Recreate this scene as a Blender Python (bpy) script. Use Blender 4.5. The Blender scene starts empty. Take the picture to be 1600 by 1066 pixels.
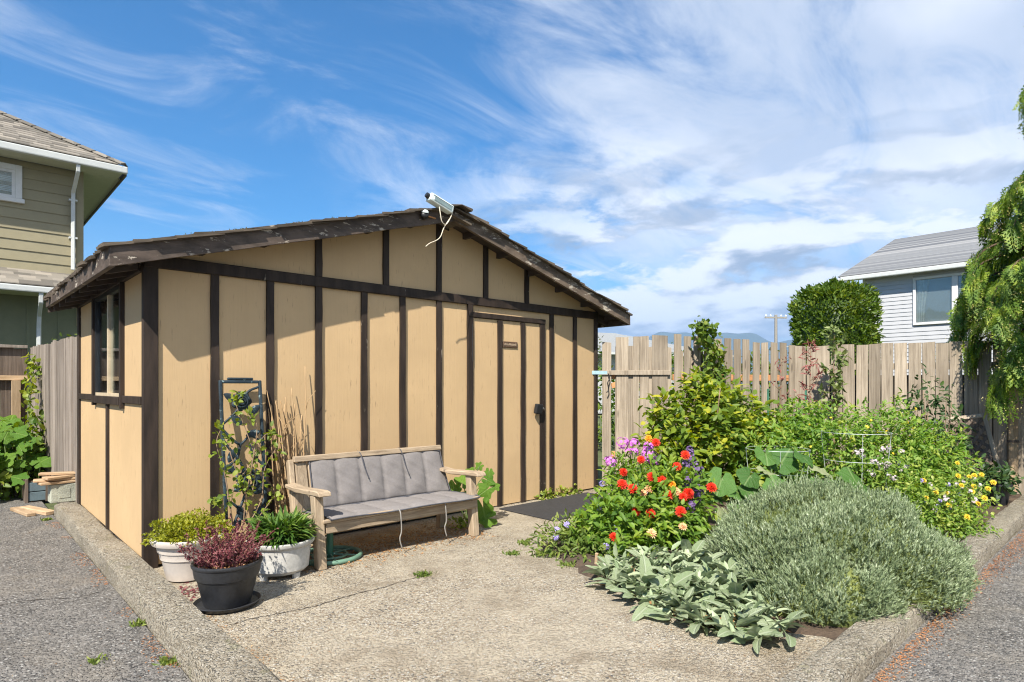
import bpy, bmesh, math, random
import numpy as np
from mathutils import Vector, Matrix

random.seed(7)
RNG = np.random.default_rng(11)
scene = bpy.context.scene
col = scene.collection
rad = math.radians

# ------------------------------------------------------------------ camera
cam_data = bpy.data.cameras.new('camera')
cam = bpy.data.objects.new('camera', cam_data)
col.objects.link(cam)
cam.location = (-1.158, -5.144, 1.35)
cam.rotation_euler = (rad(90), 0, rad(-42.85))
cam_data.sensor_width = 36.0
cam_data.lens = 953.0 / 1600.0 * 36.0
cam_data.shift_y = 71.0 / 1600.0
cam_data.clip_start = 0.05
cam_data.clip_end = 30000.0
scene.camera = cam

# ------------------------------------------------------------------ node helper
def nd(nt, typ, ins=None, **props):
    n = nt.nodes.new(typ)
    for k, v in props.items():
        setattr(n, k, v)
    for k, v in (ins or {}).items():
        s = n.inputs[k]
        if isinstance(v, bpy.types.NodeSocket):
            nt.links.new(v, s)
        else:
            s.default_value = v
    return n
def ramp(nt, fac, stops, interp='LINEAR'):
    n = nt.nodes.new('ShaderNodeValToRGB')
    n.color_ramp.interpolation = interp
    el = n.color_ramp.elements
    while len(el) < len(stops):
        el.new(0.5)
    for e, (p, c) in zip(el, stops):
        e.position = p
        e.color = (c, c, c, 1) if not hasattr(c, '__len__') else (c[0], c[1], c[2], 1)
    if fac is not None:
        nt.links.new(fac, n.inputs['Fac'])
    return n.outputs['Color']
def mth(nt, op, a, b=None, c=None, clamp=False):
    n = nt.nodes.new('ShaderNodeMath'); n.operation = op; n.use_clamp = clamp
    for i, v in enumerate((a, b, c)):
        if v is None: continue
        if isinstance(v, bpy.types.NodeSocket): nt.links.new(v, n.inputs[i])
        else: n.inputs[i].default_value = v
    return n.outputs[0]
def mixc(nt, fac, a, b, blend='MIX'):
    n = nt.nodes.new('ShaderNodeMix'); n.data_type = 'RGBA'; n.blend_type = blend
    for i, v in ((0, fac), (6, a), (7, b)):
        if isinstance(v, bpy.types.NodeSocket): nt.links.new(v, n.inputs[i])
        elif hasattr(v, '__len__'): n.inputs[i].default_value = (v[0], v[1], v[2], 1)
        else: n.inputs[i].default_value = v if i == 0 else (v, v, v, 1)
    return n.outputs[2]
def smooth(nt, v, lo, hi):
    n = nd(nt, 'ShaderNodeMapRange', {0: v, 1: lo, 2: hi, 3: 0.0, 4: 1.0}, interpolation_type='SMOOTHSTEP')
    return n.outputs[0]

# ------------------------------------------------------------------ sky and sun
SUN_DIR = Vector((-0.496, -0.30, 0.627)).normalized()      # towards the sun
sun_elev = math.asin(SUN_DIR.z)
sun_rot = math.atan2(SUN_DIR.x, SUN_DIR.y)
world = bpy.data.worlds.new('World'); scene.world = world; world.use_nodes = True
wt = world.node_tree
for n in list(wt.nodes): wt.nodes.remove(n)
sky = nd(wt, 'ShaderNodeTexSky', sky_type='NISHITA', sun_disc=False, sun_elevation=sun_elev,
         sun_rotation=sun_rot, altitude=0, air_density=1.0, dust_density=0.25, ozone_density=3.0)
tc = nd(wt, 'ShaderNodeTexCoord')
gen = tc.outputs['Generated']
sep = nd(wt, 'ShaderNodeSeparateXYZ', {0: gen})
sx, sy, sz = sep.outputs
zc = mth(wt, 'MAXIMUM', sz, 0.0)
# high thin cloud: a flat layer seen in perspective
den = mth(wt, 'ADD', zc, 0.16)
px_ = mth(wt, 'DIVIDE', sx, den); py_ = mth(wt, 'DIVIDE', sy, den)
lay = nd(wt, 'ShaderNodeCombineXYZ', {0: px_, 1: py_, 2: 0.0}).outputs[0]
rot = nd(wt, 'ShaderNodeMapping', {0: lay, 1: (0.35, 0.2, 0.0), 2: (0, 0, rad(20)), 3: (1.0, 1.9, 1.0)})
n1 = nd(wt, 'ShaderNodeTexNoise', {'Vector': rot.outputs[0], 'Scale': 1.35, 'Detail': 13.0, 'Roughness': 0.66, 'Distortion': 1.0})
n2 = nd(wt, 'ShaderNodeTexNoise', {'Vector': lay, 'Scale': 0.55, 'Detail': 4.0, 'Roughness': 0.5, 'Distortion': 0.3})
# broad cover: heavier towards the east side of the sky
cover = mth(wt, 'ADD', mth(wt, 'MULTIPLY', sx, 0.62), mth(wt, 'MULTIPLY', sy, -0.62))
cover = mth(wt, 'ADD', cover, mth(wt, 'MULTIPLY', mth(wt, 'SUBTRACT', n2.outputs[0], 0.5), 0.9))
cover = smooth(wt, cover, -0.32, 0.42)
wisp = mth(wt, 'MULTIPLY', smooth(wt, mth(wt, 'ADD', n1.outputs[0], mth(wt, 'MULTIPLY', cover, 0.34)), 0.465, 0.88), mth(wt, 'ADD', 0.45, mth(wt, 'MULTIPLY', smooth(wt, sz, 0.08, 0.30), 0.55)))
# low heaped cloud towards the horizon, brighter on top
az = mth(wt, 'ARCTAN2', sy, sx)
lowv = nd(wt, 'ShaderNodeCombineXYZ', {0: mth(wt, 'MULTIPLY', az, 3.4), 1: mth(wt, 'MULTIPLY', sz, 9.5), 2: 5.9}).outputs[0]
lowv2 = nd(wt, 'ShaderNodeCombineXYZ', {0: mth(wt, 'MULTIPLY', az, 3.4), 1: mth(wt, 'ADD', mth(wt, 'MULTIPLY', sz, 9.5), 0.30), 2: 5.9}).outputs[0]
c1 = nd(wt, 'ShaderNodeTexNoise', {'Vector': lowv, 'Scale': 1.35, 'Detail': 11.0, 'Roughness': 0.60, 'Distortion': 0.25})
c2 = nd(wt, 'ShaderNodeTexNoise', {'Vector': lowv2, 'Scale': 1.35, 'Detail': 3.0, 'Roughness': 0.5, 'Distortion': 0.25})
band = mth(wt, 'MULTIPLY', smooth(wt, sz, 0.42, 0.16), smooth(wt, mth(wt, 'SUBTRACT', mth(wt, 'MULTIPLY', sx, 0.68), mth(wt, 'MULTIPLY', sy, 0.62)), -0.30, 0.12))
puff = mth(wt, 'MULTIPLY', smooth(wt, mth(wt, 'ADD', c1.outputs[0], mth(wt, 'MULTIPLY', smooth(wt, sz, 0.25, 0.0), 0.09)), 0.425, 0.515), band)
lit = smooth(wt, mth(wt, 'SUBTRACT', c1.outputs[0], c2.outputs[0]), -0.10, 0.075)
puffc = mixc(wt, lit, (2.4, 2.8, 3.5), (8.6, 8.6, 8.6))
skyb = nd(wt, 'ShaderNodeHueSaturation', {'Hue': 0.5, 'Saturation': 1.58, 'Value': 1.10, 'Color': sky.outputs[0]}).outputs[0]
n3 = nd(wt, 'ShaderNodeTexNoise', {'Vector': rot.outputs[0], 'Scale': 0.8, 'Detail': 5.0, 'Roughness': 0.5})
wispc = mixc(wt, smooth(wt, n3.outputs[0], 0.36, 0.62), (4.3, 4.9, 6.0), (7.3, 7.5, 7.9))
s1 = mixc(wt, mth(wt, 'MULTIPLY', wisp, 0.92), skyb, wispc)
s2 = mixc(wt, mth(wt, 'MULTIPLY', puff, 0.93), s1, puffc)
bg = nd(wt, 'ShaderNodeBackground', {'Color': s2, 'Strength': 0.075})
wo = nd(wt, 'ShaderNodeOutputWorld', {'Surface': bg.outputs[0]})

sun_data = bpy.data.lights.new('sun', 'SUN')
sun_data.energy = 5.0; sun_data.angle = rad(0.53); sun_data.color = (1.0, 0.94, 0.84)
sun = bpy.data.objects.new('sun', sun_data); col.objects.link(sun)
sun.location = (-8, -6, 12)
sun.rotation_euler = (-SUN_DIR).to_track_quat('-Z', 'Y').to_euler()

vs = scene.view_settings
vs.view_transform = 'Standard'; vs.look = 'None'; vs.exposure = 1.05; vs.gamma = 1.0
scene.cycles.filter_width = 1.15
scene.cycles.max_bounces = 8
scene.cycles.transparent_max_bounces = 12
scene.cycles.sample_clamp_indirect = 6.0

# ------------------------------------------------------------------ mesh helpers
class MB:
    def __init__(self): self.v = []; self.f = []
    def add(self, v, f):
        o = len(self.v); self.v += [tuple(p) for p in v]; self.f += [tuple(i + o for i in q) for q in f]; return self
    def box(self, x0, x1, y0, y1, z0, z1, M=None):
        v = [Vector((x, y, z)) for z in (z0, z1) for y in (y0, y1) for x in (x0, x1)]
        if M is not None: v = [M @ p for p in v]
        return self.add(v, [(0,2,3,1),(4,5,7,6),(0,1,5,4),(2,6,7,3),(0,4,6,2),(1,3,7,5)])
    def prism(self, pts, axis, a, b):
        """polygon pts (2D) extruded along axis from a to b"""
        def P(p, t):
            if axis == 'y': return (p[0], t, p[1])
            if axis == 'x': return (t, p[0], p[1])
            return (p[0], p[1], t)
        n = len(pts)
        v = [P(p, a) for p in pts] + [P(p, b) for p in pts]
        f = [tuple(range(n))[::-1], tuple(range(n, 2*n))] + [(i, (i+1) % n, n+(i+1) % n, n+i) for i in range(n)]
        return self.add(v, f)
    def tube(self, path, r, n=6, cap=True):
        path = [Vector(p) for p in path]
        if not hasattr(r, '__len__'): r = [r] * len(path)
        v = []; f = []
        prev = None
        for i, p in enumerate(path):
            d = (path[min(i+1, len(path)-1)] - path[max(i-1, 0)])
            if d.length < 1e-9: d = Vector((0, 0, 1))
            d.normalize()
            if prev is None:
                a = d.orthogonal().normalized()
            else:
                a = prev - d * prev.dot(d)
                a = a.normalized() if a.length > 1e-6 else d.orthogonal().normalized()
            prev = a; b = d.cross(a)
            for k in range(n):
                t = 2*math.pi*k/n
                v.append(p + (a*math.cos(t) + b*math.sin(t))*r[i])
        for i in range(len(path)-1):
            for k in range(n):
                f.append((i*n+k, i*n+(k+1) % n, (i+1)*n+(k+1) % n, (i+1)*n+k))
        if cap:
            f.append(tuple(range(n))[::-1]); f.append(tuple(range((len(path)-1)*n, len(path)*n)))
        return self.add(v, f)
    def lathe(self, prof, n=32, c=(0, 0, 0), sx=1.0, sy=1.0):
        v = []; f = []
        for (r, z) in prof:
            for k in range(n):
                t = 2*math.pi*k/n
                v.append((c[0]+r*math.cos(t)*sx, c[1]+r*math.sin(t)*sy, c[2]+z))
        for i in range(len(prof)-1):
            for k in range(n):
                f.append((i*n+k, i*n+(k+1) % n, (i+1)*n+(k+1) % n, (i+1)*n+k))
        return self.add(v, f)
    def grid(self, fn, nu, nv):
        v = [fn(i/(nu-1), j/(nv-1)) for i in range(nu) for j in range(nv)]
        f = [(i*nv+j, (i+1)*nv+j, (i+1)*nv+j+1, i*nv+j+1) for i in range(nu-1) for j in range(nv-1)]
        return self.add(v, f)
    def mesh(self, name, mat=None, smoothed=False, bevel=0.0, seg=1):
        me = bpy.data.meshes.new(name)
        me.from_pydata([tuple(p) for p in self.v], [], self.f)
        bm = bmesh.new(); bm.from_mesh(me)
        bmesh.ops.recalc_face_normals(bm, faces=bm.faces)
        if bevel:
            bmesh.ops.bevel(bm, geom=bm.edges[:], offset=bevel, segments=seg, affect='EDGES', profile=0.6)
        bm.to_mesh(me); bm.free()
        if smoothed:
            me.polygons.foreach_set('use_smooth', [True]*len(me.polygons))
            if smoothed == 'auto': me.set_sharp_from_angle(angle=rad(40))
        if mat is not None: me.materials.append(mat)
        return me
    def build(self, name, mat, parent=None, smoothed=False, bevel=0.0, seg=1):
        return obj(name, self.mesh(name, mat, smoothed, bevel, seg), parent)

def obj(name, me, parent=None, loc=None, rot=None, scale=None):
    o = bpy.data.objects.new(name, me); col.objects.link(o)
    if parent is not None: o.parent = parent
    if loc is not None: o.location = loc
    if rot is not None: o.rotation_euler = rot
    if scale is not None: o.scale = scale
    return o
def tag(o, label=None, cat=None, group=None, kind=None):
    if label: o['label'] = label
    if cat: o['category'] = cat
    if group: o['group'] = group
    if kind: o['kind'] = kind
    return o
def thing(name, label, cat, loc=(0, 0, 0), rz=0.0, group=None):
    o = obj(name, None, None, loc, (0, 0, rz)); o.empty_display_size = 0.1
    return tag(o, label, cat, group)
def stuff(o): o['kind'] = 'stuff'; return o
def struct(o): o['kind'] = 'structure'; return o
def curve_pts(pts, n=12):
    """Catmull-Rom through pts"""
    P = [Vector(p) for p in pts]; P = [P[0]*2-P[1]] + P + [P[-1]*2-P[-2]]
    out = []
    for i in range(1, len(P)-2):
        for k in range(n):
            t = k/n
            a, b, c, d = P[i-1:i+3]
            out.append(0.5*((2*b)+(c-a)*t+(2*a-5*b+4*c-d)*t*t+(3*b-a-3*c+d)*t**3))
    out.append(P[-2]); return out

# many leaves in one mesh
LEAF = (np.array([(0,0,0),(.28,.46,.07),(.28,-.46,.07),(.68,.36,.02),(.68,-.36,.02),(1,0,-.16),(.3,0,-.02),(.68,0,-.06)], float),
        np.array([(0,6,1),(0,2,6),(1,6,7),(1,7,3),(6,2,4),(6,4,7),(3,7,5),(7,4,5)]))
SMALL = (np.array([(0,0,0),(.5,.5,.06),(.5,-.5,.06),(1,0,-.08)], float), np.array([(0,3,1),(0,2,3)]))
BLADE = (np.array([(0,.35,0),(0,-.35,0),(.5,.5,.05),(.5,-.5,.05),(1,0,-.06)], float), np.array([(0,1,3),(0,3,2),(2,3,4)]))
STRAP = (np.array([(0,.3,0),(0,-.3,0),(.35,.5,.10),(.35,-.5,.10),(.7,.42,.06),(.7,-.42,.06),(1,0,-.14)], float),
         np.array([(0,1,3),(0,3,2),(2,3,5),(2,5,4),(4,5,6)]))
def nrm(a): return a/np.maximum(np.linalg.norm(a, axis=-1, keepdims=True), 1e-9)
def leaf_mesh(name, P, D, U, L, W, tmpl, mat, smoothed=False):
    t, fa = tmpl
    P = np.asarray(P, float); N = len(P)
    D = nrm(np.asarray(D, float)); U = np.asarray(U, float)
    S = nrm(np.cross(U, D) + 1e-6); Nn = np.cross(D, S)
    L = np.broadcast_to(np.asarray(L, float), (N,)); W = np.broadcast_to(np.asarray(W, float), (N,))
    V = (P[:, None, :] + D[:, None, :]*(t[None, :, 0, None]*L[:, None, None])
         + S[:, None, :]*(t[None, :, 1, None]*W[:, None, None]) + Nn[:, None, :]*(t[None, :, 2, None]*L[:, None, None]))
    k = len(t)
    F = (fa[None] + (np.arange(N)*k)[:, None, None]).reshape(-1)
    me = bpy.data.meshes.new(name)
    nf = N*len(fa)
    me.vertices.add(N*k); me.loops.add(nf*3); me.polygons.add(nf)
    me.vertices.foreach_set('co', V.reshape(-1))
    me.loops.foreach_set('vertex_index', F.astype(np.int32))
    me.polygons.foreach_set('loop_start', np.arange(0, nf*3, 3, dtype=np.int32))
    if smoothed: me.polygons.foreach_set('use_smooth', np.ones(nf, bool))
    me.update(calc_edges=True); me.validate()
    me.materials.append(mat)
    return me
def rdir(n, up=0.0, flat=1.0):
    d = RNG.normal(size=(n, 3)); d[:, 2] *= flat; d = nrm(d); d[:, 2] += up
    return nrm(d)
def blob_points(n, c, r, lo=0.75, hi=1.02, zmin=-1e9, bump=0.12, seed=0):
    """points in the shell of a lumpy ellipsoid, with outward directions"""
    r = np.asarray(r, float); c = np.asarray(c, float)
    d = nrm(RNG.normal(size=(n*3, 3)))
    q = d*3.1+seed
    lump = 1+bump*(np.sin(q[:, 0]*2.1+1.3*q[:, 1])+np.sin(q[:, 1]*2.7+q[:, 2]*1.9)+np.sin(q[:, 2]*3.3-q[:, 0]*1.1))/1.5
    s = RNG.uniform(lo**3, hi**3, size=n*3)**(1/3)
    p = c + d*r*(s*lump)[:, None]
    k = p[:, 2] > zmin
    p, d = p[k][:n], nrm(d[k][:n]/r)
    return p, d
# ------------------------------------------------------------------ materials
MATS = {}
def new_mat(name):
    m = bpy.data.materials.new(name); m.use_nodes = True
    nt = m.node_tree
    for n in list(nt.nodes): nt.nodes.remove(n)
    out = nt.nodes.new('ShaderNodeOutputMaterial')
    return m, nt, out
def finish(nt, out, colr, rough=0.7, bump=None, bstr=0.3, bdist=0.01, metal=0.0, spec=0.5):
    b = nt.nodes.new('ShaderNodeBsdfPrincipled')
    for k, v in (('Base Color', colr), ('Roughness', rough), ('Metallic', metal), ('Specular IOR Level', spec)):
        if isinstance(v, bpy.types.NodeSocket): nt.links.new(v, b.inputs[k])
        elif hasattr(v, '__len__'): b.inputs[k].default_value = (v[0], v[1], v[2], 1)
        else: b.inputs[k].default_value = v
    if bump is not None:
        bn = nd(nt, 'ShaderNodeBump', {'Height': bump, 'Strength': bstr, 'Distance': bdist})
        nt.links.new(bn.outputs[0], b.inputs['Normal'])
    nt.links.new(b.outputs[0], out.inputs[0])
    return b
def coords(nt, scale=(1, 1, 1), world=True):
    if world: src = nd(nt, 'ShaderNodeNewGeometry').outputs['Position']
    else: src = nd(nt, 'ShaderNodeTexCoord').outputs['Object']
    return nd(nt, 'ShaderNodeMapping', {0: src, 3: scale}).outputs[0]
def noise(nt, vec, scale, detail=4.0, rough=0.55, dist=0.0):
    return nd(nt, 'ShaderNodeTexNoise', {'Vector': vec, 'Scale': scale, 'Detail': detail, 'Roughness': rough, 'Distortion': dist}).outputs[0]
def plain(name, c, rough=0.6, var=0.12, scale=12.0, metal=0.0, bstr=0.15, bdist=0.003, spec=0.5, world=True):
    m, nt, out = new_mat(name)
    v = coords(nt, world=world)
    a = noise(nt, v, scale, 6); b = noise(nt, v, scale*6, 4)
    f = mth(nt, 'ADD', mth(nt, 'MULTIPLY', a, 0.65), mth(nt, 'MULTIPLY', b, 0.35))
    lo = tuple(x*(1-var*2) for x in c); hi = tuple(min(1, x*(1+var*2)) for x in c)
    finish(nt, out, ramp(nt, f, [(0.3, lo), (0.7, hi)]), rough, b, bstr, bdist, metal, spec)
    return m
def painted_panel(name, c, grain_axis='z'):
    """painted plywood: vertical grain checks, faint stains, dark flecks low down"""
    m, nt, out = new_mat(name)
    v = coords(nt)
    g = noise(nt, coords(nt, (60, 60, 2.2)), 1.0, 5, 0.6)
    st = noise(nt, v, 1.3, 5, 0.6)
    chk = noise(nt, coords(nt, (85, 85, 7)), 1.0, 4, 0.6)
    flecks = smooth(nt, chk, 0.60, 0.69)
    patchy = smooth(nt, noise(nt, v, 2.6, 4), 0.42, 0.58)
    flecks = mth(nt, 'MULTIPLY', flecks, patchy)
    base = mixc(nt, smooth(nt, st, 0.25, 0.8), tuple(x*0.90 for x in c), tuple(min(1, x*1.06) for x in c))
    base = mixc(nt, mth(nt, 'MULTIPLY', smooth(nt, g, 0.42, 0.75), 0.13), base, tuple(x*0.72 for x in c))
    base = mixc(nt, mth(nt, 'MULTIPLY', flecks, 0.6), base, (0.20, 0.13, 0.07))
    h = mth(nt, 'ADD', g, mth(nt, 'MULTIPLY', flecks, -1.0))
    finish(nt, out, base, 0.62, h, 0.3, 0.004, spec=0.3)
    return m
def peeling(name, c, peelc, amount=0.64, axis=(1, 1, 1), rough=0.65):
    """dark stain or paint with grain and bleached bare spots"""
    m, nt, out = new_mat(name)
    v = coords(nt)
    vs_ = coords(nt, axis)
    g = noise(nt, vs_, 14.0, 6, 0.65)
    p1 = noise(nt, vs_, 26.0, 6, 0.7, 0.4); p2 = noise(nt, v, 3.2, 3)
    pk = smooth(nt, mth(nt, 'ADD', p1, mth(nt, 'MULTIPLY', mth(nt, 'SUBTRACT', p2, 0.5), 0.55)), amount, amount+0.06)
    base = mixc(nt, smooth(nt, g, 0.3, 0.72), tuple(x*0.6 for x in c), tuple(x*1.45 for x in c))
    base = mixc(nt, mth(nt, 'MULTIPLY', pk, 0.85), base, peelc)
    finish(nt, out, base, rough, mth(nt, 'SUBTRACT', g, mth(nt, 'MULTIPLY', pk, 0.5)), 0.5, 0.006, spec=0.3)
    return m
def wood(name, dark, light, grain=(45, 45, 2.0), scale=1.0, rough=0.85, knots=True, bstr=0.5, tint=0.35, world=False):
    """weathered board, grain along local z (set by grain), tint differs from board to board"""
    m, nt, out = new_mat(name)
    oi = nd(nt, 'ShaderNodeObjectInfo')
    src = nd(nt, 'ShaderNodeTexCoord').outputs['Object'] if not world else nd(nt, 'ShaderNodeNewGeometry').outputs['Position']
    off = nd(nt, 'ShaderNodeVectorMath', {0: src, 1: nd(nt, 'ShaderNodeCombineXYZ', {0: mth(nt, 'MULTIPLY', oi.outputs['Random'], 37.0), 1: mth(nt, 'MULTIPLY', oi.outputs['Random'], 17.0), 2: mth(nt, 'MULTIPLY', oi.outputs['Random'], 53.0)}).outputs[0]}, operation='ADD').outputs[0]
    gv = nd(nt, 'ShaderNodeMapping', {0: off, 3: grain}).outputs[0]
    g = noise(nt, gv, scale, 7, 0.62, 0.6)
    g2 = noise(nt, gv, scale*3.5, 3, 0.6, 0.2)
    blot = noise(nt, off, 4.0, 4)
    f = mth(nt, 'ADD', mth(nt, 'MULTIPLY', g, 0.6), mth(nt, 'ADD', mth(nt, 'MULTIPLY', g2, 0.25), mth(nt, 'MULTIPLY', blot, 0.25)))
    base = ramp(nt, f, [(0.36, dark), (0.66, light)])
    mid = tuple((a+b)*0.5 for a, b in zip(dark, light))
    shade = nd(nt, 'ShaderNodeHueSaturation', {'Hue': 0.5, 'Saturation': 1.0, 'Color': base,
               'Value': mth(nt, 'ADD', 1.0-tint*0.5, mth(nt, 'MULTIPLY', oi.outputs['Random'], tint))}).outputs[0]
    if knots:
        kv = nd(nt, 'ShaderNodeMapping', {0: off, 3: (1, 1, 0.45)}).outputs[0]
        vor = nd(nt, 'ShaderNodeTexVoronoi', {'Vector': kv, 'Scale': 4.5}, feature='F1').outputs['Distance']
        k = smooth(nt, vor, 0.10, 0.05)
        shade = mixc(nt, mth(nt, 'MULTIPLY', k, 0.7), shade, tuple(x*0.35 for x in mid))
    finish(nt, out, shade, rough, mth(nt, 'ADD', g, mth(nt, 'MULTIPLY', g2, 0.4)), bstr, 0.004, spec=0.2)
    return m
def aggregate(name, stops, cell=70.0, dust=(0.5, 0.42, 0.3), dustamt=0.6, stain=None, bstr=0.7, bdist=0.006, crackc=None, patch=None):
    """concrete or asphalt with visible stones"""
    m, nt, out = new_mat(name)
    v = coords(nt)
    vv = nd(nt, 'ShaderNodeVectorMath', {0: v, 1: nd(nt, 'ShaderNodeVectorMath', {0: nd(nt, 'ShaderNodeTexNoise', {'Vector': v, 'Scale': cell*0.6, 'Detail': 1.0}).outputs['Color'], 1: (0.012, 0.012, 0.012)}, operation='MULTIPLY').outputs[0]}, operation='ADD').outputs[0]
    vor = nd(nt, 'ShaderNodeTexVoronoi', {'Vector': vv, 'Scale': cell}, feature='F1')
    vor2 = nd(nt, 'ShaderNodeTexVoronoi', {'Vector': vv, 'Scale': cell*2.3}, feature='F1')
    r1 = nd(nt, 'ShaderNodeSeparateColor', {0: vor.outputs['Color']}).outputs[0]
    r2 = nd(nt, 'ShaderNodeSeparateColor', {0: vor2.outputs['Color']}).outputs[1]
    stone = ramp(nt, r1, stops, 'CONSTANT')
    stone2 = ramp(nt, r2, stops, 'CONSTANT')
    big = noise(nt, v, 0.9, 6, 0.6); mid = noise(nt, v, 5.0, 5, 0.6)
    edge = smooth(nt, vor.outputs['Distance'], 0.34, 0.56)
    edge2 = smooth(nt, vor2.outputs['Distance'], 0.36, 0.56)
    fines = mixc(nt, edge2, stone2, dust)
    c = mixc(nt, edge, stone, fines)
    # worn paste lying over the stones in broad patches
    paste = smooth(nt, mth(nt, 'ADD', mth(nt, 'MULTIPLY', big, 0.7), mth(nt, 'MULTIPLY', mid, 0.3)), 0.43, 0.58)
    c = mixc(nt, mth(nt, 'MULTIPLY', paste, dustamt), c, dust)
    c = nd(nt, 'ShaderNodeHueSaturation', {'Saturation': 1.0, 'Value': mth(nt, 'ADD', 0.72, mth(nt, 'MULTIPLY', mid, 0.56)), 'Color': c}).outputs[0]
    if stain is not None:
        sn = smooth(nt, noise(nt, v, 1.7, 6, 0.65, 0.5), 0.50, 0.68)
        c = mixc(nt, mth(nt, 'MULTIPLY', sn, stain[1]), c, stain[0])
    if patch is not None:
        pn = smooth(nt, noise(nt, coords(nt, (1, 1, 1.0)), patch[2], 7, 0.7, 0.8), 0.56, 0.66)
        c = mixc(nt, mth(nt, 'MULTIPLY', pn, patch[1]), c, patch[0])
    h = mth(nt, 'ADD', mth(nt, 'MULTIPLY', mth(nt, 'SUBTRACT', 1.0, edge), 1.0), mth(nt, 'MULTIPLY', mth(nt, 'SUBTRACT', 1.0, edge2), 0.4))
    h = mth(nt, 'ADD', mth(nt, 'MULTIPLY', h, mth(nt, 'SUBTRACT', 1.0, mth(nt, 'MULTIPLY', paste, dustamt*0.6))), mth(nt, 'MULTIPLY', mid, 0.8))
    finish(nt, out, c, 0.88, h, bstr, bdist, spec=0.25)
    return m
def foliage(name, c1, c2, c3=None, trans=0.35, rough=0.5, spec=0.35, big=3.0, wd=0.3):
    """leaves: every leaf its own tint, soft drift of tone through the plant, light coming through"""
    m, nt, out = new_mat(name)
    geo = nd(nt, 'ShaderNodeNewGeometry')
    rnd = geo.outputs['Random Per Island']
    oi = nd(nt, 'ShaderNodeObjectInfo').outputs['Random']
    rnd = mth(nt, 'FRACT', mth(nt, 'ADD', rnd, mth(nt, 'MULTIPLY', oi, 5.3)))
    drift = noise(nt, geo.outputs['Position'], big, 2)
    f = mth(nt, 'ADD', mth(nt, 'MULTIPLY', rnd, 1.0-wd), mth(nt, 'MULTIPLY', smooth(nt, drift, 0.3, 0.7), wd))
    st = [(0.05, c1), (0.62, c2)] + ([(0.93, c3)] if c3 else [])
    c = ramp(nt, f, st)
    fine = noise(nt, geo.outputs['Position'], 160.0, 2)
    c = nd(nt, 'ShaderNodeHueSaturation', {'Saturation': 1.0, 'Value': mth(nt, 'ADD', 0.75, mth(nt, 'MULTIPLY', fine, 0.5)), 'Color': c}).outputs[0]
    b = nd(nt, 'ShaderNodeBsdfPrincipled', {'Base Color': c, 'Roughness': rough, 'Specular IOR Level': spec})
    t = nd(nt, 'ShaderNodeBsdfTranslucent', {'Color': nd(nt, 'ShaderNodeHueSaturation', {'Hue': 0.49, 'Saturation': 1.15, 'Value': 1.5, 'Color': c}).outputs[0]})
    mx = nd(nt, 'ShaderNodeMixShader', {0: trans, 1: b.outputs[0], 2: t.outputs[0]})
    nt.links.new(mx.outputs[0], out.inputs[0])
    return m
def big_leaf(name, c1, c2, vein, trans=0.25, veins=7.0):
    """single large leaf: veins from the leaf's own coordinates, tint per leaf"""
    m, nt, out = new_mat(name)
    o = nd(nt, 'ShaderNodeTexCoord').outputs['Object']
    r = nd(nt, 'ShaderNodeObjectInfo').outputs['Random']
    s = nd(nt, 'ShaderNodeSeparateXYZ', {0: o})
    n = noise(nt, o, 30.0, 4)
    base = mixc(nt, r, c1, c2)
    base = mixc(nt, mth(nt, 'MULTIPLY', smooth(nt, n, 0.35, 0.7), 0.4), base, tuple(x*0.7 for x in c1))
    ay = mth(nt, 'ABSOLUTE', s.outputs[1])
    midrib = smooth(nt, ay, 0.05, 0.012)
    w = mth(nt, 'SINE', mth(nt, 'MULTIPLY', mth(nt, 'SUBTRACT', s.outputs[0], mth(nt, 'MULTIPLY', ay, 0.9)), veins*6.283))
    side = smooth(nt, w, 0.93, 1.0)
    vk = mth(nt, 'MAXIMUM', midrib, mth(nt, 'MULTIPLY', side, 0.7))
    base = mixc(nt, mth(nt, 'MULTIPLY', vk, 0.42), base, vein)
    b = nd(nt, 'ShaderNodeBsdfPrincipled', {'Base Color': base, 'Roughness': 0.5, 'Specular IOR Level': 0.35})
    bn = nd(nt, 'ShaderNodeBump', {'Height': mth(nt, 'SUBTRACT', n, vk), 'Strength': 0.5, 'Distance': 0.02})
    nt.links.new(bn.outputs[0], b.inputs['Normal'])
    t = nd(nt, 'ShaderNodeBsdfTranslucent', {'Color': nd(nt, 'ShaderNodeHueSaturation', {'Hue': 0.49, 'Saturation': 1.1, 'Value': 1.5, 'Color': base}).outputs[0]})
    mx = nd(nt, 'ShaderNodeMixShader', {0: trans, 1: b.outputs[0], 2: t.outputs[0]})
    nt.links.new(mx.outputs[0], out.inputs[0])
    return m
def glass(name, tint=(0.9, 0.95, 0.95), base=0.02):
    m, nt, out = new_mat(name)
    fr = nd(nt, 'ShaderNodeFresnel', {0: 1.5}).outputs[0]
    nz = noise(nt, coords(nt), 1.5, 1)
    bn = nd(nt, 'ShaderNodeBump', {'Height': nz, 'Strength': 0.03, 'Distance': 0.05})
    g = nd(nt, 'ShaderNodeBsdfGlossy', {'Color': (0.95, 0.97, 1, 1), 'Roughness': 0.02, 'Normal': bn.outputs[0]})
    t = nd(nt, 'ShaderNodeBsdfTransparent', {'Color': (*tint, 1)})
    mx = nd(nt, 'ShaderNodeMixShader', {0: mth(nt, 'ADD', mth(nt, 'MULTIPLY', fr, 0.7), base, clamp=True), 1: t.outputs[0], 2: g.outputs[0]})
    nt.links.new(mx.outputs[0], out.inputs[0])
    return m
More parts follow.
